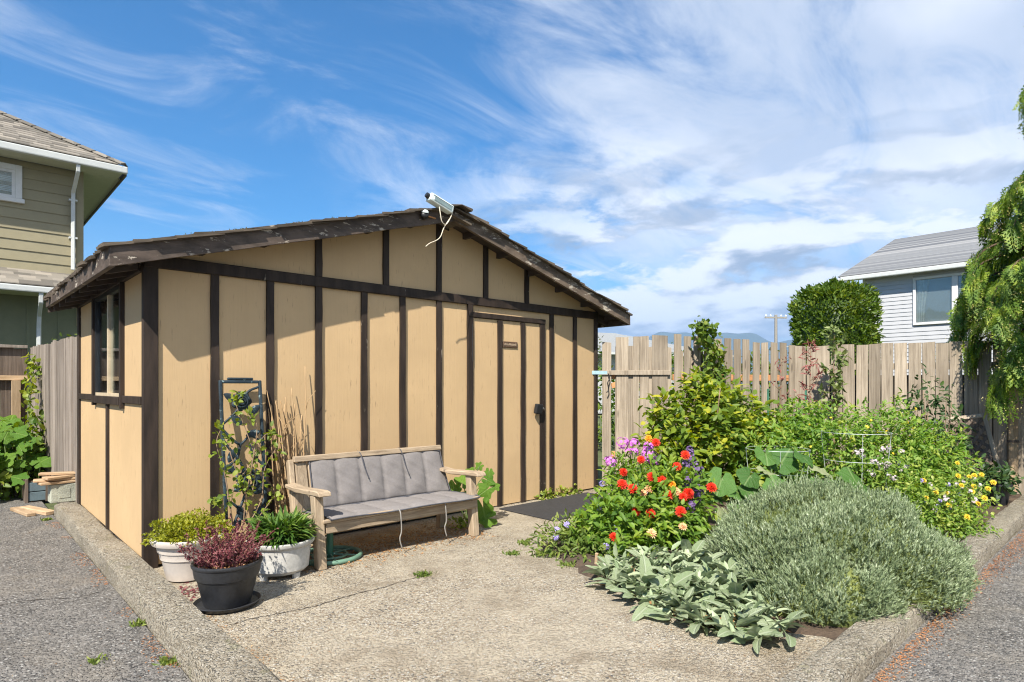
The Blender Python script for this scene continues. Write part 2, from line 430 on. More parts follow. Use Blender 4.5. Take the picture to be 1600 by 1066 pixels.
def roofing(name, stops, w=0.22, h=0.14, axis='x'):
    """asphalt shingles: tabs of differing tone; courses are real geometry"""
    m, nt, out = new_mat(name)
    v = coords(nt)
    s = nd(nt, 'ShaderNodeSeparateXYZ', {0: v})
    r = nd(nt, 'ShaderNodeObjectInfo').outputs['Random']
    a = s.outputs[0] if axis == 'x' else s.outputs[1]
    u = mth(nt, 'FLOOR', mth(nt, 'ADD', mth(nt, 'DIVIDE', a, w), mth(nt, 'MULTIPLY', r, 31.7)))
    wn = nd(nt, 'ShaderNodeTexWhiteNoise', {'Vector': nd(nt, 'ShaderNodeCombineXYZ', {0: u, 1: mth(nt, 'MULTIPLY', r, 91.0), 2: 0.0}).outputs[0]}, noise_dimensions='3D').outputs['Value']
    c = ramp(nt, wn, stops)
    gr = noise(nt, v, 120.0, 3)
    c = nd(nt, 'ShaderNodeHueSaturation', {'Saturation': 1.0, 'Value': mth(nt, 'ADD', 0.7, mth(nt, 'MULTIPLY', gr, 0.6)), 'Color': c}).outputs[0]
    finish(nt, out, c, 0.9, gr, 0.5, 0.004, spec=0.2)
    return m

M = MATS
M['beige'] = painted_panel('beige_paint', (0.55, 0.383, 0.208))
M['trim'] = peeling('dark_brown_trim', (0.031, 0.021, 0.0155), (0.42, 0.36, 0.28), 0.70, (1, 1, 0.15))
M['fascia'] = peeling('weathered_fascia', (0.085, 0.064, 0.051), (0.50, 0.44, 0.36), 0.60, (0.35, 0.35, 1.0))
M['fascia_right'] = peeling('flaking_fascia', (0.12, 0.090, 0.066), (0.55, 0.49, 0.40), 0.585, (0.35, 0.35, 1.0))
M['soffit'] = plain('soffit_boards', (0.055, 0.040, 0.030), 0.8)
M['shake'] = wood('old_shakes', (0.035, 0.028, 0.022), (0.15, 0.12, 0.09), (3, 40, 40), knots=False, tint=0.7)
M['moss'] = foliage('moss', (0.06, 0.07, 0.02), (0.13, 0.11, 0.04), (0.20, 0.15, 0.07), trans=0.1)
M['fence'] = wood('weathered_fence', (0.125, 0.098, 0.070), (0.372, 0.310, 0.236), (42, 42, 2.4), tint=0.55)
M['fence_old'] = wood('old_grey_fence', (0.111, 0.089, 0.072), (0.306, 0.259, 0.217), (60, 60, 2.0), tint=0.4)
M['fence_dark'] = wood('dark_fence', (0.045, 0.033, 0.026), (0.17, 0.13, 0.10), (42, 42, 2.4), tint=0.4)
M['rail'] = wood('orange_rail', (0.38, 0.17, 0.07), (0.62, 0.32, 0.15), (2.4, 42, 42), tint=0.2)
M['post'] = wood('fence_post', (0.20, 0.135, 0.075), (0.40, 0.29, 0.18), (42, 42, 2.4), tint=0.25)
M['new_wood'] = wood('pale_timber', (0.306, 0.196, 0.102), (0.527, 0.374, 0.230), (3, 30, 30), tint=0.25)
M['bench'] = wood('weathered_bench', (0.17, 0.122, 0.078), (0.45, 0.35, 0.24), (55, 55, 3.0), tint=0.3, bstr=0.7)
M['bench_x'] = wood('weathered_bench_rails', (0.17, 0.122, 0.078), (0.45, 0.35, 0.24), (3.0, 55, 55), tint=0.3, bstr=0.7)
M['bench_y'] = wood('weathered_bench_arms', (0.17, 0.122, 0.078), (0.45, 0.35, 0.24), (55, 3.0, 55), tint=0.3, bstr=0.7)
M['patio'] = aggregate('exposed_aggregate', [(0, (0.316, 0.253, 0.174)), (0.22, (0.522, 0.451, 0.340)), (0.50, (0.395, 0.340, 0.269)), (0.64, (0.134, 0.127, 0.119)), (0.74, (0.269, 0.198, 0.130)), (0.84, (0.585, 0.546, 0.475))], 62.0, (0.395, 0.340, 0.253), 0.62, ((0.214, 0.169, 0.114), 0.55), 1.0, 0.012)
M['kerb'] = aggregate('kerb_concrete', [(0, (0.257, 0.219, 0.159)), (0.3, (0.393, 0.348, 0.272)), (0.55, (0.137, 0.128, 0.109)), (0.68, (0.302, 0.250, 0.182)), (0.84, (0.499, 0.461, 0.385))], 60.0, (0.317, 0.279, 0.215), 0.32, ((0.151, 0.125, 0.083), 0.55), 1.0, 0.014, patch=((0.227, 0.219, 0.113), 0.5, 7.0))
M['asphalt'] = aggregate('old_asphalt', [(0, (0.137, 0.133, 0.125)), (0.26, (0.226, 0.214, 0.197)), (0.52, (0.081, 0.077, 0.073)), (0.70, (0.177, 0.161, 0.141)), (0.86, (0.419, 0.403, 0.371))], 55.0, (0.202, 0.186, 0.166), 0.30, ((0.274, 0.242, 0.197), 0.5), 1.0, 0.014)
M['soil'] = plain('garden_soil', (0.085, 0.058, 0.038), 0.95, 0.3, 9.0, bstr=1.0, bdist=0.02)
M['grass'] = plain('rough_grass', (0.075, 0.095, 0.03), 0.95, 0.25, 2.0, bstr=0.6, bdist=0.02)
M['crack'] = plain('crack_dirt', (0.045, 0.036, 0.027), 0.95)
M['cushion'] = plain('grey_cushion_cloth', (0.205, 0.188, 0.180), 0.95, 0.05, 60.0, bstr=0.6, bdist=0.002, spec=0.1)
M['piping'] = plain('dark_piping', (0.075, 0.075, 0.085), 0.9)
M['tie'] = plain('pale_tie', (0.252, 0.234, 0.210), 0.9)
M['white_pot'] = plain('cream_plastic', (0.561, 0.501, 0.442), 0.5, 0.07, 5.0, bstr=0.1)
M['black_pot'] = plain('black_plastic', (0.022, 0.023, 0.026), 0.5, 0.3, 9.0, bstr=0.2)
M['grey_pot'] = plain('stained_grey_pot', (0.46, 0.45, 0.42), 0.7, 0.16, 9.0, bstr=0.3)
M['iron'] = peeling('verdigris_iron', (0.022, 0.035, 0.045), (0.20, 0.29, 0.31), 0.60, (1, 1, 1), 0.5)
M['cane'] = wood('dry_canes', (0.255, 0.159, 0.076), (0.421, 0.293, 0.166), (30, 30, 3), knots=False, tint=0.5)
M['twig'] = plain('twig_bark', (0.24, 0.16, 0.10), 0.85)
M['green_stem'] = plain('green_stem', (0.10, 0.15, 0.04), 0.6)
M['bark'] = plain('tree_bark', (0.12, 0.075, 0.05), 0.95, 0.3, 18.0, bstr=1.0, bdist=0.02)
M['rubber'] = plain('rubber_mat', (0.028, 0.028, 0.030), 0.75, 0.2, 30.0, bstr=0.6, bdist=0.004)
M['metal'] = plain('galvanised', (0.50, 0.52, 0.53), 0.45, 0.1, 20.0, metal=0.6)
M['blue_metal'] = plain('pale_blue_latch', (0.28, 0.42, 0.47), 0.6)
M['wire'] = plain('cage_wire', (0.50, 0.54, 0.52), 0.5, metal=0.3)
M['green_paint'] = plain('green_paint', (0.045, 0.16, 0.10), 0.5)
M['green_faded'] = plain('faded_green', (0.13, 0.24, 0.17), 0.6)
M['lamp_case'] = plain('pale_plastic_case', (0.66, 0.74, 0.72), 0.35, 0.06)
M['lamp_panel'] = plain('solar_cell', (0.20, 0.27, 0.27), 0.25)
M['black'] = plain('black_rubber', (0.015, 0.016, 0.018), 0.45)
M['cable'] = plain('beige_cable', (0.62, 0.55, 0.42), 0.5)
M['plate'] = plain('brass_plate', (0.10, 0.06, 0.035), 0.5, 0.3, 60.0)
M['plate_text'] = plain('worn_letters', (0.30, 0.22, 0.15), 0.6)
M['glass'] = glass('window_glass')
M['white_trim'] = plain('white_trim', (0.629, 0.629, 0.612), 0.5, 0.04)
M['room'] = plain('dark_room', (0.05, 0.045, 0.04), 0.9)
M['curtain'] = plain('curtain', (0.55, 0.54, 0.52), 0.9)
M['olive_siding'] = plain('olive_siding', (0.275, 0.242, 0.152), 0.7, 0.04, 6.0)
M['olive_dark'] = plain('green_board', (0.20, 0.21, 0.13), 0.7, 0.05, 6.0)
M['pale_soffit'] = plain('pale_soffit', (0.46, 0.47, 0.36), 0.7, 0.04)
M['gutter'] = plain('white_gutter', (0.527, 0.544, 0.527), 0.4, 0.04)
M['grey_siding'] = plain('pale_grey_vinyl', (0.44, 0.445, 0.455), 0.5, 0.03, 5.0)
M['roof_brown'] = roofing('brown_grey_shingles', [(0, (0.115, 0.105, 0.09)), (0.5, (0.19, 0.172, 0.145)), (1, (0.28, 0.25, 0.21))])
M['roof_grey'] = roofing('grey_shingles', [(0, (0.099, 0.105, 0.118)), (0.5, (0.186, 0.192, 0.198)), (1, (0.273, 0.273, 0.273))], 0.25)
M['roof_far'] = plain('far_roof', (0.24, 0.25, 0.25), 0.9)
M['pole'] = plain('pole_wood', (0.252, 0.234, 0.210), 0.9)
M['hill'] = plain('forest_hill', (0.030, 0.055, 0.040), 1.0, 0.25, 0.004, bstr=0.0)
M['stone'] = plain('pale_stone', (0.464, 0.440, 0.400), 0.85, 0.15, 14.0, bstr=0.6, bdist=0.01)
M['block'] = plain('mossy_block', (0.36, 0.37, 0.30), 0.9, 0.2, 14.0, bstr=0.7, bdist=0.006)
M['plank'] = wood('old_planks', (0.255, 0.162, 0.085), (0.510, 0.365, 0.230), (3, 30, 30), tint=0.35)
M['litter'] = foliage('dry_litter', (0.20, 0.10, 0.045), (0.42, 0.22, 0.09), (0.55, 0.38, 0.18), trans=0.1)
M['litter_orange'] = foliage('cedar_litter', (0.255, 0.098, 0.038), (0.435, 0.195, 0.083), (0.510, 0.300, 0.150), trans=0.1)
M['leaf_shrub'] = foliage('shrub_leaves', (0.067, 0.133, 0.019), (0.209, 0.286, 0.030), (0.457, 0.438, 0.038), 0.40)
M['leaf_bean'] = foliage('bean_leaves', (0.05, 0.11, 0.015), (0.15, 0.22, 0.03), (0.26, 0.28, 0.04), 0.35)
M['leaf_zinnia'] = foliage('zinnia_leaves', (0.067, 0.143, 0.019), (0.162, 0.276, 0.028), (0.286, 0.353, 0.048), 0.38)
M['leaf_tomato'] = foliage('sprawl_leaves', (0.087, 0.186, 0.029), (0.196, 0.323, 0.049), (0.371, 0.420, 0.087), 0.42)
M['leaf_lantana'] = foliage('yellow_flower_leaves', (0.085, 0.171, 0.024), (0.190, 0.296, 0.038), (0.381, 0.419, 0.095), 0.38)
M['leaf_dark'] = foliage('dark_shrub_leaves', (0.018, 0.045, 0.018), (0.045, 0.09, 0.025), (0.08, 0.13, 0.03), 0.25)
M['leaf_apple'] = foliage('apple_leaves', (0.06, 0.10, 0.03), (0.15, 0.20, 0.055), (0.30, 0.34, 0.14), 0.3)
M['leaf_maple'] = foliage('red_maple_leaves', (0.17, 0.06, 0.045), (0.33, 0.12, 0.10), (0.46, 0.22, 0.20), 0.35)
M['leaf_lav'] = foliage('silver_foliage', (0.136, 0.183, 0.083), (0.289, 0.354, 0.195), (0.472, 0.525, 0.354), 0.22, big=7.0, wd=0.4)
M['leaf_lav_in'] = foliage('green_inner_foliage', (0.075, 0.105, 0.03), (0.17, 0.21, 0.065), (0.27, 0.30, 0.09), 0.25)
M['leaf_sedum'] = foliage('golden_leaves', (0.128, 0.160, 0.012), (0.288, 0.304, 0.024), (0.416, 0.400, 0.056), 0.35)
M['leaf_red'] = foliage('purple_leaves', (0.085, 0.02, 0.025), (0.21, 0.055, 0.065), (0.33, 0.15, 0.14), 0.25)
M['leaf_strap'] = foliage('strap_leaves', (0.035, 0.085, 0.015), (0.10, 0.19, 0.03), (0.22, 0.28, 0.06), 0.3)
M['leaf_vine'] = foliage('vine_leaves', (0.085, 0.145, 0.017), (0.204, 0.264, 0.030), (0.357, 0.365, 0.060), 0.35)
M['leaf_weed'] = foliage('weed_leaves', (0.07, 0.12, 0.02), (0.16, 0.22, 0.04), (0.28, 0.30, 0.08), 0.3)
M['leaf_hedge'] = foliage('hedge_foliage', (0.038, 0.085, 0.010), (0.102, 0.170, 0.017), (0.204, 0.255, 0.030), 0.3, big=2.0)
M['leaf_cedar'] = foliage('cedar_sprays', (0.057, 0.127, 0.018), (0.184, 0.287, 0.034), (0.414, 0.483, 0.069), 0.4, big=7.0, wd=0.65)
M['cedar_cone'] = foliage('cedar_tips', (0.32, 0.30, 0.08), (0.46, 0.40, 0.13), (0.52, 0.46, 0.20), 0.2)
M['leaf_far'] = foliage('far_leaves', (0.05, 0.09, 0.02), (0.12, 0.17, 0.03), (0.20, 0.15, 0.05), 0.3)
M['lamb'] = big_leaf('felted_leaf', (0.221, 0.287, 0.146), (0.328, 0.380, 0.226), (0.442, 0.477, 0.354), 0.18, 3.0)
M['lamb_fill'] = foliage('felted_small_leaves', (0.188, 0.250, 0.125), (0.338, 0.406, 0.237), (0.475, 0.525, 0.350), 0.2)
M['squash'] = big_leaf('squash_leaf', (0.055, 0.14, 0.025), (0.11, 0.23, 0.045), (0.26, 0.34, 0.14), 0.25, 5.0)
M['mallow'] = big_leaf('lobed_leaf', (0.074, 0.180, 0.014), (0.150, 0.270, 0.026), (0.224, 0.330, 0.074), 0.35, 5.0)
M['squash_dry'] = big_leaf('pale_mildewed_leaf', (0.30, 0.34, 0.16), (0.42, 0.45, 0.28), (0.5, 0.5, 0.3), 0.25, 5.0)
M['p_red'] = foliage('red_petals', (0.55, 0.018, 0.006), (0.72, 0.04, 0.012), None, 0.15, 0.6)
M['p_peach'] = foliage('peach_petals', (0.72, 0.33, 0.14), (0.82, 0.52, 0.28), None, 0.2, 0.6)
M['p_orange'] = foliage('orange_petals', (0.78, 0.26, 0.01), (0.85, 0.40, 0.03), None, 0.2, 0.6)
M['p_phlox'] = foliage('phlox_petals', (0.50, 0.10, 0.50), (0.68, 0.24, 0.66), None, 0.2, 0.6)
M['p_purple'] = foliage('purple_spikes', (0.08, 0.04, 0.14), (0.20, 0.13, 0.28), None, 0.2, 0.6)
M['p_blue'] = foliage('lilac_petals', (0.24, 0.18, 0.52), (0.46, 0.40, 0.70), None, 0.2, 0.6)
M['p_yellow'] = foliage('yellow_petals', (0.624, 0.400, 0.012), (0.704, 0.544, 0.048), None, 0.2, 0.6)
M['p_pale'] = foliage('pale_lilac_heads', (0.44, 0.37, 0.36), (0.60, 0.52, 0.54), None, 0.2, 0.6)
M['p_centre'] = plain('flower_centre', (0.45, 0.22, 0.03), 0.8)
# ------------------------------------------------------------------ setting
g = MB(); g.box(-9000, 16000, -9000, 16000, -0.5, -0.075)
struct(g.build('ground', M['grass']))
def sheet(name, poly, z, mat, depth=0.2):
    return struct(MB().prism(poly, 'z', z-depth, z).build(name, mat))
sheet('driveway', [(-26, -26), (26, -26), (26, -4.16), (-0.31, -4.16), (-0.31, 5.7), (-26, 5.7)], -0.04, M['asphalt'], 0.03)
sheet('patio', [(-0.10, -3.96), (2.36, -3.96), (2.22, -3.72), (1.96, -3.5), (2.0, -3.1), (2.3, -2.5), (2.38, -2.0), (2.62, -1.55), (3.0, -1.30), (3.6, -1.05), (5.1, -0.62), (5.75, -0.62), (5.1, 0.04), (-0.10, 0.04)], 0.0, M['patio'], 0.15)
# bed soil, gently domed and lumpy
def soil_fn(u, v):
    x = 1.75+u*7.6; y = -3.98+v*3.9
    z = 0.012+0.055*math.sin(math.pi*min(1, max(0, u)))*math.sin(math.pi*v)+0.018*math.sin(x*9+y*4)*math.sin(y*11-x*3)
    if y > -1.5 + (x-2.6)*0.42 or x < 2.05+max(0, (y+2.6))*0.45 or (y < -3.5 and x < 2.32): z = -0.03
    return (x, y, z)
struct(MB().grid(soil_fn, 80, 48).build('garden_bed', M['soil'], smoothed=True))
def kerb(name, p0, p1, w, ztop, zbot, seed, n=44):
    """cast kerb with chipped, slightly wavering arrises"""
    rr = random.Random(seed)
    p0, p1 = Vector(p0), Vector(p1); d = (p1-p0); L = d.length; d.normalize(); s = Vector((-d.y, d.x))
    prof = [(0, zbot), (0, ztop-0.022), (0.012, ztop-0.004), (0.03, ztop), (w-0.03, ztop), (w-0.012, ztop-0.004), (w, ztop-0.022), (w, zbot)]
    v = []; f = []
    for i in range(n+1):
        p = p0+d*(L*i/n)
        for j, (a, z) in enumerate(prof):
            ch = (0.012*rr.random()**3) if j in (1, 2, 3, 4, 5, 6) else 0
            q = p+s*(a+(ch if j < 4 else -ch)+0.004*math.sin(i*0.7+seed))
            v.append((q.x, q.y, z-(ch*0.6 if j in (2, 3, 4, 5) else 0)+(0.004*math.sin(i*0.45+seed) if j > 0 and j < 7 else 0)))
    k = len(prof)
    for i in range(n):
        for j in range(k-1):
            f.append((i*k+j, i*k+j+1, (i+1)*k+j+1, (i+1)*k+j))
    f.append(tuple(range(k))); f.append(tuple(range(n*k, n*k+k)))
    return struct(MB().add(v, f).build(name, M['kerb'], smoothed='auto'))
kerb('kerb_by_shed', (-0.087, -4.4), (-0.087, 3.05), 0.215, 0.085, -0.2, 3)
kerb('kerb_by_garden', (-0.05, -4.17), (8.62, -4.13), 0.20, 0.062, -0.2, 9, 70)
def crack(path, w, parent):
    rr = random.Random(len(path)*3+1); pts = []
    P = curve_pts(path, 9)
    for i, p in enumerate(P): pts.append(p+Vector((rr.uniform(-.006, .006), rr.uniform(-.009, .009), 0)))
    v = []; f = []
    for i, p in enumerate(pts):
        t = (pts[min(i+1, len(pts)-1)]-pts[max(0, i-1)]).normalized(); s = Vector((-t.y, t.x, 0))*(w*rr.uniform(.25, 1.0)*.5)
        v += [p+s, p-s]
    f = [(2*i, 2*i+1, 2*i+3, 2*i+2) for i in range(len(pts)-1)]
    return MB().add(v, f).build('crack', M['crack'], parent)
patio = bpy.data.objects['patio']
crack([(0.02, -1.53, .003), (.166, -1.524, .003), (.307, -1.546, .003), (.494, -1.575, .003), (.719, -1.552, .003), (.998, -1.555, .003), (1.272, -1.529, .003), (1.363, -1.554, .003)], 0.011, patio)
drv = bpy.data.objects['driveway']
crack([(-.35, -.2, -.037), (-.55, -.25, -.037), (-.8, -.1, -.037), (-1.2, -.15, -.037)], 0.010, drv)
# distant forested hills
def hill_fn(u, v):
    a = rad(-10+u*75); r = 7600+v*2600
    hgt = 735+40*math.sin(a*9+1.0)+45*math.sin(a*23+2.2)+45*math.sin(a*57+.4)+20*math.sin(a*131)
    z = -20+max(0, hgt)*math.sin(math.pi*min(1, v*1.02))**0.8
    return (r*math.cos(a), r*math.sin(a), z)
struct(MB().grid(hill_fn, 260, 12).build('hills', M['hill'], smoothed=True))

# ------------------------------------------------------------------ shed
X0, X1, YB = -0.09, 5.12, 2.95
XC = 2.56
def zdeck(x): return 3.085-0.289*abs(x-XC)
shed = thing('garden_shed', 'tan garden shed with dark brown battens and low shake roof', 'shed', (0, 0, 0))
def panel(x0, x1, pts=None, z0=0.02, z1=2.27, parent=shed):
    b = MB()
    if pts is None: b.box(x0+.001, x1-.001, 0, 0.018, z0, z1)
    else: b.prism(pts, 'y', 0, 0.018)
    return b.build('wall_panel', M['beige'], parent)
def batten_mesh(x, w, z0, z1, y0=-0.022, y1=0.006, top=None, seed=0):
    """hand-cut strip, edges a little uneven"""
    rr = random.Random(int(x*1000)+seed); n = max(3, int((z1-z0)/0.22)); v = []; f = []
    for i in range(n+1):
        t = i/n
        a = rr.uniform(-.003, .003); b = rr.uniform(-.003, .003)
        for (px, py) in ((x-w/2+a, y1), (x-w/2+a, y0), (x+w/2+b, y0), (x+w/2+b, y1)):
            z = z0+(z1-z0)*t
            if top and i == n: z = top(px)
            v.append((px, py, z))
    for i in range(n):
        for k in range(4): f.append((i*4+k, i*4+(k+1) % 4, i*4+4+(k+1) % 4, i*4+4+k))
    f += [(0, 1, 2, 3), (n*4, n*4+1, n*4+2, n*4+3)]
    return MB().add(v, f)
BX = [0.399, 0.834, 1.264, 1.713, 2.134, 2.575, 2.975]
edges = [X0+0.002]+BX
for a, b in zip(edges[:-1], edges[1:]): panel(a, b)
panel(4.085, 4.265); panel(4.265, 4.69); panel(4.69, X1-.002)
panel(2.975, 4.085, z0=2.145)
for x in BX[:-1]: batten_mesh(x, 0.062, 0.02, 2.235).build('batten', M['trim'], shed)
batten_mesh(2.982, 0.07, 0.0, 2.235, -0.03).build('batten', M['trim'], shed)
for x in (4.265, 4.69): batten_mesh(x, 0.060, 0.02, 2.235).build('batten', M['trim'], shed)
batten_mesh(4.097, 0.085, 0.0, 2.15, -0.026).build('batten', M['trim'], shed)
MB().box(2.955, 4.14, -0.034, 0.006, 2.10, 2.155).build('door_header', M['trim'], shed, bevel=0.004)
MB().box(X0-0.004, X1+.004, -0.032, 0.006, 2.232, 2.325).build('cross_beam', M['trim'], shed, bevel=0.005)
GX = [X0, 1.264, 1.947, 2.575, 3.209, 3.84, X1]
for a, b in zip(GX[:-1], GX[1:]):
    pts = [(a+.001, 2.28), (b-.001, 2.28), (b-.001, zdeck(b)-.004)]
    if a < XC < b: pts.append((XC, zdeck(XC)-.004))
    pts.append((a+.001, zdeck(a)-.004))
    panel(a, b, pts)
for x in GX[1:-1]: batten_mesh(x, 0.062, 2.322, zdeck(x)-.02, top=lambda q: zdeck(q)-.005).build('batten', M['trim'], shed)
MB().box(X0-0.012, 0.002, -0.024, 0.02, -0.10, 2.24).build('corner_post', M['trim'], shed, bevel=0.006)
MB().box(5.075, X1+.02, -0.024, 0.11, -0.02, 2.33).build('corner_post', M['trim'], shed, bevel=0.006)
# side wall towards the drive
def side_panel(y0, y1, z0, z1, x=X0):
    MB().box(x, x+.018, y0+.001, y1-.001, z0, z1).build('wall_panel', M['beige'], shed)
side_panel(0.022, 1.31, 0.075, 1.255); side_panel(1.31, YB, 0.075, 1.255)
side_panel(0.022, 0.70, 1.255, 2.30); side_panel(1.93, YB, 1.255, 2.30); side_panel(0.70, 1.93, 2.18, 2.30)
def side_strip(y0, y1, z0, z1, name='batten', pr=0.022):
    return MB().box(X0-pr, X0+.006, y0, y1, z0, z1).build(name, M['trim'], shed, bevel=0.004)
side_strip(1.285, 1.345, 0.075, 1.20); side_strip(YB-.09, YB+.004, 0.06, 2.28)
side_strip(0.022, 0.66, 1.215, 1.275, 'rail'); side_strip(1.99, YB-.092, 1.215, 1.275, 'rail'); side_strip(0.022, YB-.092, 2.20, 2.30, 'rail', .028)
win = MB().box(X0-.034, X0+.03, 0.655, 0.70, 1.17, 2.198).box(X0-.034, X0+.03, 1.93, 1.985, 1.17, 2.198).box(X0-.040, X0+.03, 0.702, 1.928, 1.195, 1.262)
win = win.build('window', M['trim'], shed, bevel=0.003)
fr = MB().box(X0-.012, X0+.026, 1.275, 1.33, 1.264, 2.198).box(X0-.014, X0+.026, .735, 1.274, 1.264, 1.292).box(X0-.014, X0+.026, 1.331, 1.895, 1.264, 1.292)
MB().box(X0-.014, X0+.026, .702, .734, 1.264, 2.198).box(X0-.014, X0+.026, 1.896, 1.928, 1.264, 2.198).box(X0-.014, X0+.026, .735, 1.895, 2.165, 2.198).build('frame', M['black'], win)
fr.build('frame', plain('window_frame_tan', (0.52, 0.42, 0.28), 0.5), win)
MB().box(X0+.004, X0+.008, .737, 1.258, 1.294, 2.163).build('pane', M['glass'], win)
MB().box(X0+.004, X0+.008, 1.347, 1.893, 1.294, 2.163).build('pane', M['glass'], win)
# far walls and floor close the shed
MB().box(X1-.018, X1, .112, YB, 0.0, 2.335).build('wall_panel', M['beige'], shed)
MB().prism([(X0+.02, 0.0), (X1-.02, 0.0), (X1-.02, 2.33), (XC, 3.07), (X0+.02, 2.30)], 'y', YB-.02, YB).build('wall_panel', M['beige'], shed)
MB().box(X0+.02, X1-.02, .02, YB-.022, -0.05, 0.012).build('floor', M['room'], shed)
# door
door = MB().box(3.02, 3.405, -0.012, 0.012, 0.012, 2.095).build('door', M['beige'], shed)
MB().box(3.407, 3.766, -0.012, 0.012, 0.012, 2.095).build('door_panel', M['beige'], door)
MB().box(3.768, 4.052, -0.012, 0.012, 0.012, 2.095).build('door_panel', M['beige'], door)
for x in (3.407, 3.767): batten_mesh(x, 0.06, 0.0, 2.09, -0.034, -0.008).build('batten', M['trim'], door)
MB().box(3.452, 3.682, -0.026, -0.010, 1.792, 1.862).build('name_plate', M['plate'], door, bevel=0.006)
pt = MB(); rr = random.Random(4); xx = 3.472
while xx < 3.655:   # worn raised lettering, no longer legible
    w = rr.uniform(.010, .017); pt.box(xx, xx+w, -0.0295, -0.0255, 1.815+rr.uniform(0, .004), 1.838+rr.uniform(-.006, .006)); xx += w+rr.uniform(.003, .007)
pt.build('lettering', M['plate_text'], door)
lk = MB(); lk.box(-.055, .055, -.05, 0, -.075, .045).build('padlock_cover', M['black'], door, bevel=0.014, seg=2)
lk = bpy.data.objects['padlock_cover']; lk.location = (3.985, -.04, 1.10); lk.rotation_euler = (0.1, 0.12, 0.05)
MB().tube([(4.03, -.05, 1.09), (4.06, -.055, 1.10), (4.085, -.05, 1.085), (4.10, -.035, 1.07)], .009, 6).build('hasp', M['metal'], door, smoothed=True)
MB().tube([(2.995, -.045, 1.62), (2.995, -.045, 1.80), (3.0, -.04, 2.02)], .003, 5).build('pull_cord', M['black'], door)

# roof
FX0, FX1, FY0, FY1 = -0.336, 5.455, -0.30, 3.27
roof = MB().prism([(FX0+.02, zdeck(FX0)), (XC, zdeck(XC)), (FX1-.02, zdeck(FX1)), (FX1-.02, zdeck(FX1)+.03), (XC, zdeck(XC)+.03), (FX0+.02, zdeck(FX0)+.03)], 'y', FY0+.03, FY1-.03).build('roof', M['soffit'], shed)
def rake_board(sgn, y, mat):
    xa = FX0 if sgn < 0 else FX1
    n = 14; v = []; f = []; rr = random.Random(5+sgn)
    for i in range(n+1):
        t = i/n; x = XC+(xa-XC)*t
        lo = 3.0-.289*abs(x-XC)+rr.uniform(-.003, .003); hi = lo+.155+rr.uniform(-.002, .002)
        v += [(x, y, lo), (x, y, hi), (x, y+.036, hi), (x, y+.036, lo)]
    for i in range(n):
        for k in range(4): f.append((i*4+k, i*4+(k+1) % 4, i*4+4+(k+1) % 4, i*4+4+k))
    f += [(0, 1, 2, 3), (n*4, n*4+1, n*4+2, n*4+3)]
    return MB().add(v, f).build('fascia_board', mat, roof)
rake_board(-1, FY0, M['fascia']); rake_board(1, FY0, M['fascia_right']); rake_board(-1, FY1-.036, M['fascia']); rake_board(1, FY1-.036, M['fascia'])
b = MB().box(FX0-.018, FX0+.018, FY0+.002, FY1, 2.160, 2.315)
v2 = [(x, y, z+0.055*max(0, (y-FY0)/(FY1-FY0))) for x, y, z in b.v]; b.v = v2     # the far end has settled less
b.build('fascia_board', M['fascia'], roof, bevel=0.004)
MB().box(FX1-.018, FX1+.018, FY0+.002, FY1, 2.160, 2.315).build('fascia_board', M['fascia'], roof, bevel=0.004)
for sgn in (-1, 1):
    for k in range(8):
        y = -0.02+k*0.42
        if k == 0: y = 0.04
        xa, xb = (FX0+.02, 0.3) if sgn < 0 else (4.8, FX1-.02)
        MB().prism([(xa, zdeck(xa)-.095), (xb, zdeck(xb)-.095), (xb, zdeck(xb)+.002), (xa, zdeck(xa)+.002)], 'y', y, y+.04).build('rafter', M['soffit'], roof)
    for k in range(6):   # lookouts under the front overhang
        x = XC+sgn*(0.35+k*0.48); z = zdeck(x)
        MB().prism([(x-.02, z+.005), (x+.02, z+.005), (x+.02, z-.06), (x-.02, z-.06)], 'y', FY0+.04, -0.002).build('lookout', M['soffit'], roof)
# split shakes: the outer two columns and the eave rows one by one, the rest as a field
def shake_mesh(i):
    rr = random.Random(100+i); w = rr.uniform(.10, .19); L = rr.uniform(.30, .36); n = 4; v = []
    for j in range(n+1):
        y = -w/2+w*j/n; tb = .013+rr.uniform(0, .012)
        x1 = L+rr.uniform(-.018, .01)
        v += [(0, y, 0), (0, y, .006), (x1, y, tb+.006*rr.random()), (x1, y, 0)]
    f = []
    for j in range(n):
        for k in range(4): f.append((j*4+k, j*4+(k+1) % 4, j*4+4+(k+1) % 4, j*4+4+k))
    f += [(0, 1, 2, 3), (n*4, n*4+1, n*4+2, n*4+3)]
    b = MB().add(v, f); me = b.mesh('shake', M['shake']); return me, w, b
SH = [shake_mesh(i) for i in range(9)]
ang = math.atan(.289)
rr = random.Random(21); field = MB()
for sgn in (-1, 1):
    nrow = 22
    for r in range(nrow):
        d = 2.93-r*0.14       # horizontal distance from ridge of the butt end
        if d < 0.06: break
        y = FY0-rr.uniform(.01, .065); c = 0
        while y < FY1:
            me, w, bb = SH[rr.randrange(9)]
            mat = Matrix.Translation((XC+sgn*(d-.33*math.cos(ang)), y+w/2, zdeck(XC+d-.33*math.cos(ang))+.034+rr.uniform(0, .011)))
            mat = mat @ Matrix.Rotation(ang-.03+rr.uniform(-.02, .015), 4, 'Y') if sgn > 0 else mat @ Matrix.Rotation(math.pi, 4, 'Z') @ Matrix.Rotation(ang-.03+rr.uniform(-.02, .015), 4, 'Y')
            if c < 2 or r == 0:
                o = obj('shake', me, roof); o.matrix_local = mat
            else:
                field.add([mat @ Vector(p) for p in bb.v], bb.f)
            y += w+rr.uniform(.002, .010); c += 1
